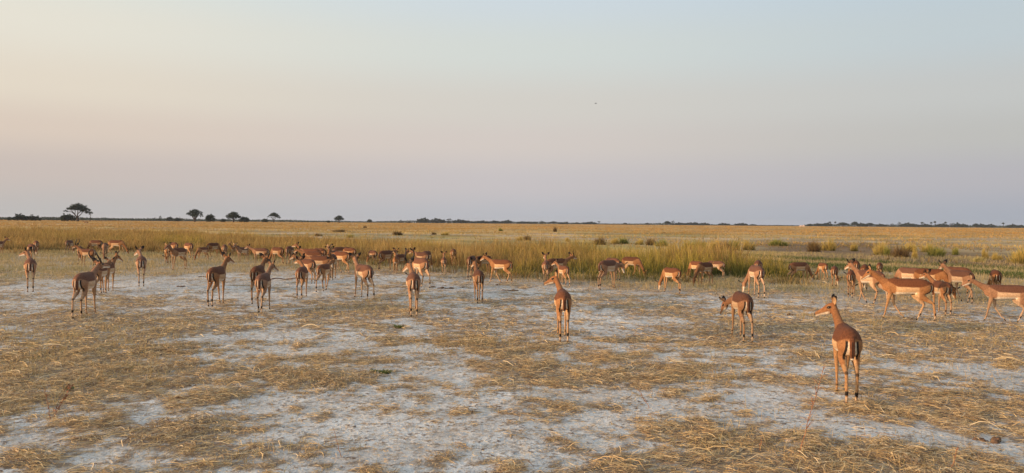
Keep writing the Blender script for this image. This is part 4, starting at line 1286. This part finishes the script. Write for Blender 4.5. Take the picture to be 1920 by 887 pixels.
ANTELOPES = [
    (1586, 757, 606, 8, up(88, 74, -20, 14), 'D', 'largest and nearest impala, walking away in the right foreground, head turned left'),
    (1055, 641, 541, 3, up(85, 72, -22, 20), 'C', 'impala walking away alone right of centre, head turned left in profile'),
    (1391, 641, 546, 14, (-20, 12, -62, 62), 'C', 'impala on the bare ground with lowered head at its left, ears up'),
    (1704, 600, 522, 90, mid(0, 38, -38), 'A', 'big impala walking left in full side view, neck stretched forward'),
    (1893, 604, 534, 90, mid(5, 30, -30), 'A', 'impala walking left in side view, cut by the right edge of the picture'),
    (1633, 571, 506, 42, up(8, 62, -30), 'B', 'impala walking left behind the muzzle of the big side-view one'),
    (1766, 591, 526, 22, up(40, 66, -20, 20), 'S', 'slim impala standing away just behind the rump of the big side-view one'),
    (1803, 568, 506, 36, mid(10, 36, -38), 'A', 'impala walking left in sunlight, right of the slim one'),
    (1796, None, 500, 50, G, 'S', 'impala grazing half hidden behind the sunlit walking one on the right'),
    (1866, 561, 505, 8, gz(20), 'S', 'striped rump of an impala grazing behind the head of the rightmost one'),
    (1708, None, 501, 50, G, 'S', 'grazing impala with curved back, above the back of the big side-view one'),
    (1741, None, 503, -120, G, 'S', 'grazing impala facing right, right of the one with the curved back'),
    (1649, 526, 494, 0, G, 'S', 'dark impala rump seen from behind, above the neck of the big side-view one'),
    (1596, 558, 506, -4, G, 'C', 'impala seen from behind, left of the one walking behind the big muzzle'),
    (1601, None, 487, 15, G, 'S', 'farthest impala in the right-hand knot, pale rump high behind the others'),
    (1621, None, 495, 0, G, 'S', 'impala between the pale high rump and the dark rump on the right'),
    (1564, 541, 498, 0, gz(-25), 'S', 'impala seen from behind grazing alone, head down at its right side'),
    (1543, 527, 492, 20, gz(10), 'S', 'grazing impala left of the lone one seen from behind'),
    (1496, 532, 491, -50, G, 'D', 'impala grazing to the right at the right end of the tall grass'),
    (1418, 558, 497, 18, gz(22), 'C', 'impala reaching its long neck down to the left, at the tall grass edge'),
    (1421, None, 487, 0, G, 'S', 'impala rump directly behind the one reaching down to the left'),
    (1260, 550, 501, 36, G, 'D', 'impala grazing left alone in sunlight in front of the tall grass'),
    (1307, 529, 489, 35, G, 'A', 'impala grazing left, leftmost of three close together by the tall grass'),
    (1322, 537, 491, 148, G, 'S', 'shaded impala grazing towards the viewer, middle of three by the tall grass'),
    (1343, 522, 489, 60, G, 'S', 'impala grazing left, rightmost of three close together by the tall grass'),
    (1138, 543, 487, -30, (-12, -8, -60, -8), 'C', 'impala with pale striped rump lowering its head to the right'),
    (1149, 530, 483, 28, G, 'S', 'impala grazing left behind the one with lowered head'),
    (1182, 522, 481, -130, G, 'A', 'reddish impala grazing to the right against the tall grass'),
    (1023, 533, 488, 0, up(15, 74, -15), 'S', 'slim impala seen from behind with both ears up, left of a dark one'),
    (1041, None, 484, -50, mid(0, 26, -12), 'S', 'dark backed impala looking right over the one beside it'),
    (1057, 538, 497, 22, up(40, 52, -25), 'C', 'impala just above the head of the lone walking one, looking left'),
    (941, 532, 486, 52, up(10, 44, -30), 'A', 'pale impala walking left in side view near the tall grass, head high'),
    (905, 518, 479, -45, G, 'S', 'impala grazing right behind the legs of the pale walking one'),
    (884, 525, 479, -10, G, 'C', 'impala grazing just behind the ears of the reddish one near centre'),
    (897, 569, 505, 6, mid(20, 48, -25), 'S', 'reddish impala walking straight away just left of centre'),
    (850, 501, 466, 0, G, 'S', 'impala grazing away at the grass edge, right of the small young one'),
    (832, 515, 483, 0, up(0, 72, -10), 'S', 'small young impala seen from behind with both ears spread'),
    (789, 540, 481, 26, G, 'B', 'impala walking away beside the ram with ring-shaped horns'),
    (792, None, 472, 30, mid(15, 20, -20), 'S', 'impala looking left, seen through the horns of the ram near centre'),
    (799, None, 470, -20, G, 'S', 'impala farthest behind the ram near centre, only its back showing'),
    (742, 513, 480, 176, up(10, 78, -15), 'S', 'impala facing the viewer with raised head against the tall grass'),
    (749, 510, 476, -30, up(-25, 66, -15), 'S', 'impala with raised head turned right, beside the one facing the viewer'),
    (722, 509, 469, -32, mid(0, 10, -40), 'C', 'impala walking right with white belly, left of two raised heads'),
    (699, 500, 469, 25, G, 'S', 'impala grazing left alone between two groups at the grass edge'),
    (683, 562, 495, 22, up(-20, 64, -25), 'C', 'sunlit impala with black rump bars standing looking away, left of centre'),
    (656, None, 464, 35, G, 'S', 'impala grazing behind the ears of the sunlit standing one'),
    (641, 513, 471, 38, (0, 0, -50, 0), 'A', 'pale-bellied impala stepping left in the middle of the crowded knot'),
    (640, None, 463, -84, G, 'S', 'dark back of an impala behind the pale-bellied stepping one'),
    (623, 524, 476, 172, up(0, 76, -25), 'S', 'impala facing the viewer from the shade in the crowded knot'),
    (626, None, 469, 165, up(-10, 78, -15), 'S', 'impala with pricked ears farthest back in the crowded knot'),
    (606, 547, 494, -18, mid(0, 25, -50), 'A', 'shaded impala stepping right in front of the crowded knot'),
    (600, None, 465, 32, G, 'S', 'reddish round back of an impala at the rear of the crowded knot'),
    (601, 526, 479, 50, (5, 0, -30, 0), 'S', 'rust coloured impala with long level back in the crowded knot'),
    (589, None, 471, 55, mid(0, 25, -20), 'S', 'impala looking left, highest of the heads at the left of the knot'),
    (584, None, 466, 60, mid(10, 42, -10), 'S', 'impala barely visible behind the heads at the left of the knot'),
    (578, 532, 485, 28, up(30, 50, -25, 30), 'S', 'impala with dark rump and neck stretched left, behind the front left one'),
    (566, 560, 499, -10, up(45, 66, -10, 40), 'S', 'impala seen from behind at the left front of the crowded knot'),
    (493, 587, 511, -10, up(-42, 68, -30), 'B', 'nearer of two impalas one behind the other, walking away with head turned right'),
    (483, 570, 494, -10, up(-30, 56, -25), 'S', 'farther of two impalas one behind the other, left of the nearer one'),
    (405, 574, 494, -17, up(-30, 76, -20), 'C', 'impala striding away to the right alone, head high with ears up'),
    (158, 596, 499, -17, up(-42, 58, -5, -10), 'D', 'horned ram in the left foreground, dark back, seen from behind', True),
    (187, 553, 496, -20, mid(0, 30, -50), 'C', 'impala hidden behind the dark-backed ram in the left foreground'),
    (201, 549, 491, -16, up(-60, 74, -35, -10), 'S', 'shaded impala with lit neck standing right of the dark-backed ram'),
    (57, 547, 482, 0, up(55, 66, -15), 'S', 'impala near the left edge walking straight away, one dark ear raised'),
    (265, 537, 476, 0, up(40, 56, -25), 'S', 'lone impala seen from behind between the ram and the striding one'),
    (775, 593, 507, 2, up(48, 66, -35), 'D', 'ram with ring-shaped horns walking away near the centre, head turned left', True),
    (59, None, 457, 12, G, 'S', 'front one of two overlapping rumps near the left edge'),
    (68, None, 451, 0, G, 'S', 'back one of two overlapping rumps near the left edge'),
    (130, None, 450, -18, G, 'S', 'impala grazing in the grass left of the small group, farthest left of it'),
    (150, 492, 461, 0, G, 'S', 'narrow impala seen from behind, left of the sunlit ram'),
    (166, 501, 466, 40, up(20, 60, -20), 'S', 'sunlit ram with tall curved horns behind the dark-backed ram', True),
    (181, None, 450, 45, G, 'S', 'impala with round brown back behind the sunlit ram'),
    (197, None, 455, 176, G, 'S', 'shaded impala facing the viewer, right of the round brown back'),
    (217, 479, 450, -125, G, 'A', 'impala grazing to the right at the grass edge, rightmost of the left group'),
    (315, 497, 458, 6, G, 'S', 'impala seen from behind, leftmost of the group left of centre'),
    (326, None, 454, 20, G, 'S', 'impala behind the head of the small reddish one looking left'),
    (336, 506, 464, 148, up(0, 46, -25), 'C', 'reddish impala coming forward to the left with black socks'),
    (354, 487, 455, 20, G, 'S', 'pale flanked impala grazing alone in the group left of centre'),
    (381, 489, 463, 140, G, 'C', 'reddish impala grazing to the left, nose in the short grass'),
    (399, None, 455, -40, G, 'A', 'dark striped impala grazing right beside the reddish grazing one'),
    (421, None, 458, 0, G, 'S', 'impala seen from behind just above the head of the striding one'),
    (442, 483, 461, 145, up(0, 72, -20), 'S', 'rear one of two impalas side by side with raised heads'),
    (456, 491, 463, 140, up(10, 68, -20), 'S', 'front one of two impalas side by side with raised heads'),
    (490, 496, 465, 62, mid(0, 28, -20), 'S', 'impala in side view with head stretched left, behind the two in line'),
    (521, 498, 463, 34, G, 'D', 'pale flanked impala grazing left beside a dark one'),
    (543, 499, 461, -14, G, 'S', 'dark impala grazing away at the left end of the crowded knot'),
    (-5, 480, 452, -40, up(-10, 60, -15), 'S', 'impala in the tall grass cut by the left edge of the picture'),
    (162, 421.5, 417.3, 90, mid(0, 20, -20), 'S', 'tiny lone impala far out on the plain below the broad tree'),
]
for row in ANTELOPES:
    antelope(*row[:7], ram=(len(row) > 7))


# ------------------------------------------------------------------ small things on the ground
def clod(px, py, w, h, label, mat=None, seed=0, name='earth_clod', cat='clod', group='brown clods on the pale ground'):
    g = ground(px, py); d = g.y
    rnd = random.Random(seed)
    bm = bmesh.new()
    W = w * d / FPX / 2; H = h * d / FPX
    for k in range(16):
        m = bmesh.ops.create_icosphere(bm, subdivisions=2, radius=1)
        cx = rnd.uniform(-.85, .85) * W; s = W * rnd.uniform(.08, .28); H_ = H * rnd.uniform(.4, 1) * (s / W * 3.5)
        for v in m['verts']:
            q = v.co.copy()
            n_ = 1 + .25 * math.sin(q.x * 5 + k) * math.cos(q.y * 6 + k * 2) + rnd.uniform(-.16, .16)
            v.co = Vector((cx + q.x * s * n_, rnd.uniform(-.005, .005) + (k % 3 - 1) * W * .25 + q.y * s * .8 * n_, max(-.02, q.z * H_ * (1 - .4 * abs(cx) / W) * n_)))
    o = link(name, bm_mesh(name, bm), mat or M_earth)
    o.location = g; o.rotation_euler[2] = -math.atan2(g.x, g.y)
    tag(o, label, cat, group)


for i, a in enumerate([
    (836, 541, 32, 5, 'flat brown clod of earth on the pale ground right of the ram'),
    (812, 539, 10, 4, 'small reddish clod beside the hind leg right of the ram'),
    (867, 540, 9, 3, 'small brown clod between the flat clod and the reddish impala'),
    (957, 545, 34, 4, 'long low brown clod of earth under the pale walking impala'),
    (935, 534, 14, 3, 'small brown clod by the front hooves of the pale walking impala'),
    (1316, 580, 14, 3, 'dark little clod left of the impala with lowered head'),
    (1851, 827, 52, 12, 'flat brown dung pat in the right foreground'),
    (95, 498, 24, 3, 'low brown clod row left of the small group'),
    (148, 496, 18, 4, 'dark clod below the narrow impala on the left'),
    (338, 537, 18, 2, 'thin dark clod on the pale ground left of the striding impala'),
    (377, 519, 18, 3, 'small brown clod behind the striding impala'),
    (552, 558, 9, 3, 'small dark clod left of the front hooves in the knot'),
    (626, 585, 12, 3, 'small dark clod in front of the crowded knot'),
    (358, 724, 22, 5, 'dark clod among straw in the left foreground'),
    (1481, 591, 12, 5, 'small straw coloured clod left of the largest impala'),
    (1375, 528, 9, 2, 'tiny clod near the tall grass right of three grazers'),
]):
    clod(*a, seed=i)
clod(1478, 829, 14, 4, 'small smooth pale stone lying in straw, lower right', mat_plain('pale_stone', (.5, .42, .36), .9), 55, 'stone', 'stone', None) if False else None


def stone(px, py, w, label):
    g = ground(px, py); d = g.y; W = w * d / FPX / 2
    bm = bmesh.new(); m = bmesh.ops.create_icosphere(bm, subdivisions=3, radius=1)
    for v in m['verts']:
        q = v.co; v.co = Vector((q.x * W * (1 + .12 * q.y), q.y * W * .7, q.z * W * .45 * (1 + .2 * q.x) + W * .2))
    o = link('stone', bm_mesh('stone', bm), mat_plain('pale_stone', (.48, .40, .33), .9)); o.location = g
    tag(o, label, 'stone')


stone(1478, 829, 16, 'small smooth pale stone lying in straw, lower right')


def stick():
    a, b = ground(508, 526), ground(563, 524)
    bm = bmesh.new()
    pts = []
    for k in range(13):
        t = k / 12
        p = a.lerp(b, t); p.z = .045 + .02 * math.sin(t * 9); p.y += .05 * math.sin(t * 7)
        pts.append(p - a)
    tube_pts(bm, pts, [.02 - .009 * k / 12 + .003 * math.sin(k * 2.1) for k in range(13)], 8)
    tube_pts(bm, [pts[7], pts[7] + Vector((.2, .1, .03)), pts[7] + Vector((.38, .22, .02))], [.02, .014, .008], 6)
    o = link('fallen_branch', bm_mesh('fallen_branch', bm), M_wood); o.location = a
    tag(o, 'long thin reddish fallen branch lying left of the crowded knot', 'branch')


stick()


def stem(px, yb, pxt, yt, label, w=.008, twigs=5, seed=1, leaves=False):
    g = ground(px, yb); d = math.hypot(g.x, g.y)
    v = ray(pxt, yt); hv = math.hypot(v.x, v.y)
    top = Vector((v.x / hv * d, v.y / hv * d, CAMH + v.z / hv * d)) - g
    rnd = random.Random(seed)
    bm = bmesh.new(); pts = []
    for k in range(9):
        t = k / 8
        pts.append(top * t + Vector((rnd.uniform(-1, 1), rnd.uniform(-1, 1), 0)) * .006 + Vector((.0, 0, -.02 * (k == 0))))
    tube_pts(bm, pts, [w * .5 * (1 - .6 * k / 8) for k in range(9)], 5)
    L = top.length
    for k in range(twigs):
        t = rnd.uniform(.25, .98); p = top * t
        e = p + Vector((rnd.uniform(-1, 1), rnd.uniform(-.6, .6), rnd.uniform(.2, 1))) * L * .10
        tube_pts(bm, [p, (p + e) / 2 + Vector((0, 0, .01)), e], [w * .3, w * .25, w * .15], 4)
        if leaves or rnd.random() < .5:
            for j in range(3):
                c = p.lerp(e, .4 + .3 * j); s = .010 if not leaves else .022
                q = [bm.verts.new(c + Vector((rnd.uniform(-s, s), rnd.uniform(-s, s), rnd.uniform(-s, s)))) for _ in range(3)]
                bm.faces.new(q)
    o = link('dry_stem', bm_mesh('dry_stem', bm, False), M_stem); o.location = g
    tag(o, label, 'plant stem', 'dry weed stems standing in the foreground')


stem(1498, 853, 1546, 682, 'tall thin reddish seed stem leaning right in the right foreground', .009, 16, 3)
stem(1782, 887, 1796, 838, 'short reddish stem at the bottom of the right foreground', .008, 4, 4)
stem(1424, 844, 1428, 820, 'very short reddish stem in the straw left of the tall one', .008, 3, 5)
stem(640, 857, 624, 800, 'bare thin stem in the bottom middle left, slightly hooked', .007, 3, 6)
stem(1218, 765, 1196, 728, 'small bare forked stem right of the middle foreground', .007, 4, 7)
stem(96, 790, 84, 730, 'twiggy dry weed in the left foreground, left of a taller one', .008, 9, 8)
stem(98, 788, 134, 722, 'twiggy weed with small leaves leaning right in the left foreground', .008, 12, 9, True)
stem(738, 575, 730, 556, 'tiny dark twig plant left of the ram near the centre', .012, 5, 10)
stem(812, 566, 806, 554, 'tiny forked twig right of the hind legs of the ram', .012, 4, 11)


def weed(px, py, w, label, seed):
    g = ground(px, py); d = g.y; s = w * d / FPX
    n = 140; rng = np.random.default_rng(seed)
    th = rng.uniform(0, math.tau, n); r = np.sqrt(rng.uniform(0, 1, n)) * s * .4
    base = np.stack([r * np.cos(th), r * np.sin(th), np.zeros(n)], 1)
    o = blades('weed', base, rng.uniform(.3, 1, n) * s * .45, th, rng.uniform(.3, .9, n), np.full(n, .018), colmix(n, [(.07, .11, .035), (.10, .13, .04)]), colmix(n, [(.13, .17, .05), (.18, .19, .07)]), seg=3)
    o.location = g
    tag(o, label, 'weed', 'little green weeds on the pale ground')


weed(748, 615, 18, 'little dark green weed on bare ground below the ram', 1)
weed(722, 701, 22, 'little green weed in the straw left of the middle foreground', 2)
weed(700, 698, 14, 'tiny green weed left of the other one in the straw', 3)
weed(130, 731, 14, 'tiny yellow green weed beside the twiggy stems, left foreground', 4)


def mound(px, w, yt, label):
    dist = 900; g = at(px, dist); v = ray(px, yt)
    h = (CAMH + v.z / math.hypot(v.x, v.y) * dist - g.z); W = w * g.y / FPX / 2
    bm = bmesh.new(); m = bmesh.ops.create_icosphere(bm, subdivisions=4, radius=1)
    rnd = random.Random(px)
    for q in m['verts']:
        c = q.co; rr = (1 - .35 * max(0, c.z)) * (1 + .12 * math.sin(c.x * 7 + px) * math.cos(c.y * 5))
        q.co = Vector((c.x * W * rr, c.y * W * rr, c.z * h * (1 + .1 * math.sin(c.x * 9))))
    o = link('earth_mound', bm_mesh('earth_mound', bm), M_mound); o.location = g
    tag(o, label, 'mound', 'pale mounds on the horizon')


mound(1502, 8, 422.2, 'left one of two small pale mounds on the right horizon')
mound(1507, 6, 422.0, 'right one of two small pale mounds on the right horizon')


def bird():
    v = ray(1117, 194); h = math.hypot(v.x, v.y); d = 60
    c = Vector((v.x / h * d, v.y / h * d, CAMH + v.z / h * d))
    bm = bmesh.new()
    tube_pts(bm, [(-.09, 0, 0), (-.05, 0, .004), (0, 0, 0), (.06, 0, 0), (.085, 0, .002)], [.004, .018, .024, .014, .004], 8)
    for s in (1, -1):
        P = [(.03, 0, .01), (.035, s * .07, .045), (-.02, s * .15, .03), (-.025, s * .08, .03), (-.03, 0, .01)]
        top = [bm.verts.new(p) for p in P]; bot = [bm.verts.new((p[0], p[1], p[2] - .004)) for p in P]
        bm.faces.new(top); bm.faces.new(bot[::-1])
        for k in range(5): bm.faces.new((top[k], bot[k], bot[(k + 1) % 5], top[(k + 1) % 5]))
    o = link('bird', bm_mesh('bird', bm), M_bird); o.location = c; o.rotation_euler[2] = .4
    tag(o, 'tiny dark bird flying alone high over the plain', 'bird')


bird()

# ------------------------------------------------------------------ haze
HAZE = True
if HAZE:
    bm = bmesh.new(); bmesh.ops.create_cube(bm, size=1)
    for v in bm.verts: v.co = Vector((v.co.x * 8800, v.co.y * 8800, -1.5 if v.co.z < 0 else 22))
    me = bm_mesh('haze', bm, False)
    m, nt, N, L = new_mat('haze')
    out = N.new('ShaderNodeOutputMaterial'); pv = N.new('ShaderNodeVolumePrincipled')
    pv.inputs['Color'].default_value = (.72, .80, .95, 1); pv.inputs['Density'].default_value = .0001
    pv.inputs['Anisotropy'].default_value = 0.1
    L.new(pv.outputs[0], out.inputs['Volume'])
    o = link('haze', me, m); tag(o, 'thin pale evening haze over the plain', 'haze', kind='stuff')

# ------------------------------------------------------------------ sky and sun
SUN_EL, SUN_AZ = 7.5, -110.0     # azimuth measured from the view direction, negative = left
sx, sy = math.sin(R(SUN_AZ)) * math.cos(R(SUN_EL)), math.cos(R(SUN_AZ)) * math.cos(R(SUN_EL))
sun_dir = Vector((sx, sy, math.sin(R(SUN_EL))))
sd = bpy.data.lights.new('sun', 'SUN'); sd.energy = 4.6; sd.angle = R(.8); sd.color = (1.0, .63, .36)
so = bpy.data.objects.new('sun', sd); COL.objects.link(so)
so.rotation_euler = (-sun_dir).to_track_quat('-Z', 'Y').to_euler()

w = bpy.data.worlds.new('World'); scene.world = w; w.use_nodes = True
nt = w.node_tree; N, L = nt.nodes, nt.links; N.clear()
wo = N.new('ShaderNodeOutputWorld'); bg = N.new('ShaderNodeBackground'); L.new(bg.outputs[0], wo.inputs['Surface'])
sky = N.new('ShaderNodeTexSky'); sky.sky_type = 'NISHITA'; sky.sun_disc = False
sky.sun_elevation = R(SUN_EL); sky.sun_rotation = R(SUN_AZ); sky.dust_density = 3.0; sky.ozone_density = 2.0
tc = N.new('ShaderNodeTexCoord'); sep = N.new('ShaderNodeSeparateXYZ')
nrm = N.new('ShaderNodeVectorMath'); nrm.operation = 'NORMALIZE'
L.new(tc.outputs['Generated'], nrm.inputs[0]); L.new(nrm.outputs[0], sep.inputs[0])


def ramp(stops):
    mr = N.new('ShaderNodeMapRange'); mr.inputs['From Min'].default_value = 0; mr.inputs['From Max'].default_value = 1
    r = N.new('ShaderNodeValToRGB'); r.color_ramp.interpolation = 'EASE'
    el = r.color_ramp.elements
    while len(el) < len(stops): el.new(.5)
    for e, (p, c) in zip(el, stops):
        e.position = p; e.color = srgb(*c)
    L.new(sep.outputs['Z'], r.inputs['Fac'])
    return r.outputs['Color']


# evening sky, sunward / middle / opposite side, by height above the horizon
rl = ramp([(0.0, (190, 188, 186)), (.055, (203, 190, 183)), (.10, (220, 203, 188)), (.145, (229, 217, 199)), (.21, (232, 226, 211)), (.275, (222, 227, 219)), (.5, (205, 214, 214)), (1, (160, 180, 206))])
rc = ramp([(0.0, (185, 188, 195)), (.05, (200, 194, 196)), (.10, (212, 202, 196)), (.145, (212, 207, 199)), (.21, (212, 217, 212)), (.275, (207, 217, 223)), (.5, (190, 205, 216)), (1, (158, 178, 206))])
rr_ = ramp([(0.0, (166, 173, 185)), (.055, (182, 180, 186)), (.10, (189, 188, 185)), (.145, (195, 196, 194)), (.21, (192, 202, 206)), (.275, (188, 203, 213)), (.5, (168, 190, 206)), (1, (155, 176, 206))])
atn = N.new('ShaderNodeMath'); atn.operation = 'ARCTAN2'
L.new(sep.outputs['X'], atn.inputs[0]); L.new(sep.outputs['Y'], atn.inputs[1])


def mapr(a, b):
    mr = N.new('ShaderNodeMapRange'); mr.interpolation_type = 'SMOOTHSTEP'
    mr.inputs['From Min'].default_value = R(a); mr.inputs['From Max'].default_value = R(b)
    L.new(atn.outputs[0], mr.inputs['Value'])
    return mr.outputs['Result']


def mixc(f, a, b):
    m_ = N.new('ShaderNodeMix'); m_.data_type = 'RGBA'
    if isinstance(f, float): m_.inputs['Factor'].default_value = f
    else: L.new(f, m_.inputs['Factor'])
    L.new(a, m_.inputs['A']); L.new(b, m_.inputs['B'])
    return m_.outputs['Result']


grad = mixc(mapr(-3, 36), mixc(mapr(-36, 3), rl, rc), rr_)
sc_ = N.new('ShaderNodeVectorMath'); sc_.operation = 'SCALE'; sc_.inputs['Scale'].default_value = .10
L.new(sky.outputs[0], sc_.inputs[0])
# the sky glows towards the low sun, well outside the left edge of the view
dt = N.new('ShaderNodeVectorMath'); dt.operation = 'DOT_PRODUCT'
L.new(nrm.outputs[0], dt.inputs[0]); dt.inputs[1].default_value = sun_dir
gl = N.new('ShaderNodeMapRange'); gl.interpolation_type = 'SMOOTHSTEP'
gl.inputs['From Min'].default_value = .25; gl.inputs['From Max'].default_value = 1.0
gl.inputs['To Min'].default_value = 0; gl.inputs['To Max'].default_value = 1.3
L.new(dt.outputs['Value'], gl.inputs['Value'])
gs = N.new('ShaderNodeVectorMath'); gs.operation = 'SCALE'; gs.inputs[0].default_value = (1.0, .78, .52)
L.new(gl.outputs['Result'], gs.inputs['Scale'])
ga = N.new('ShaderNodeVectorMath'); ga.operation = 'ADD'
L.new(grad, ga.inputs[0]); L.new(gs.outputs[0], ga.inputs[1])
fin = mixc(.88, sc_.outputs[0], ga.outputs[0])
L.new(fin, bg.inputs['Color']); bg.inputs['Strength'].default_value = 1.1

vs = scene.view_settings
vs.view_transform = 'Standard'; vs.look = 'None'; vs.exposure = 0; vs.gamma = 1; vs.use_curve_mapping = False
scene.render.engine = 'CYCLES'
scene.cycles.max_bounces = 6
scene.cycles.volume_bounces = 0
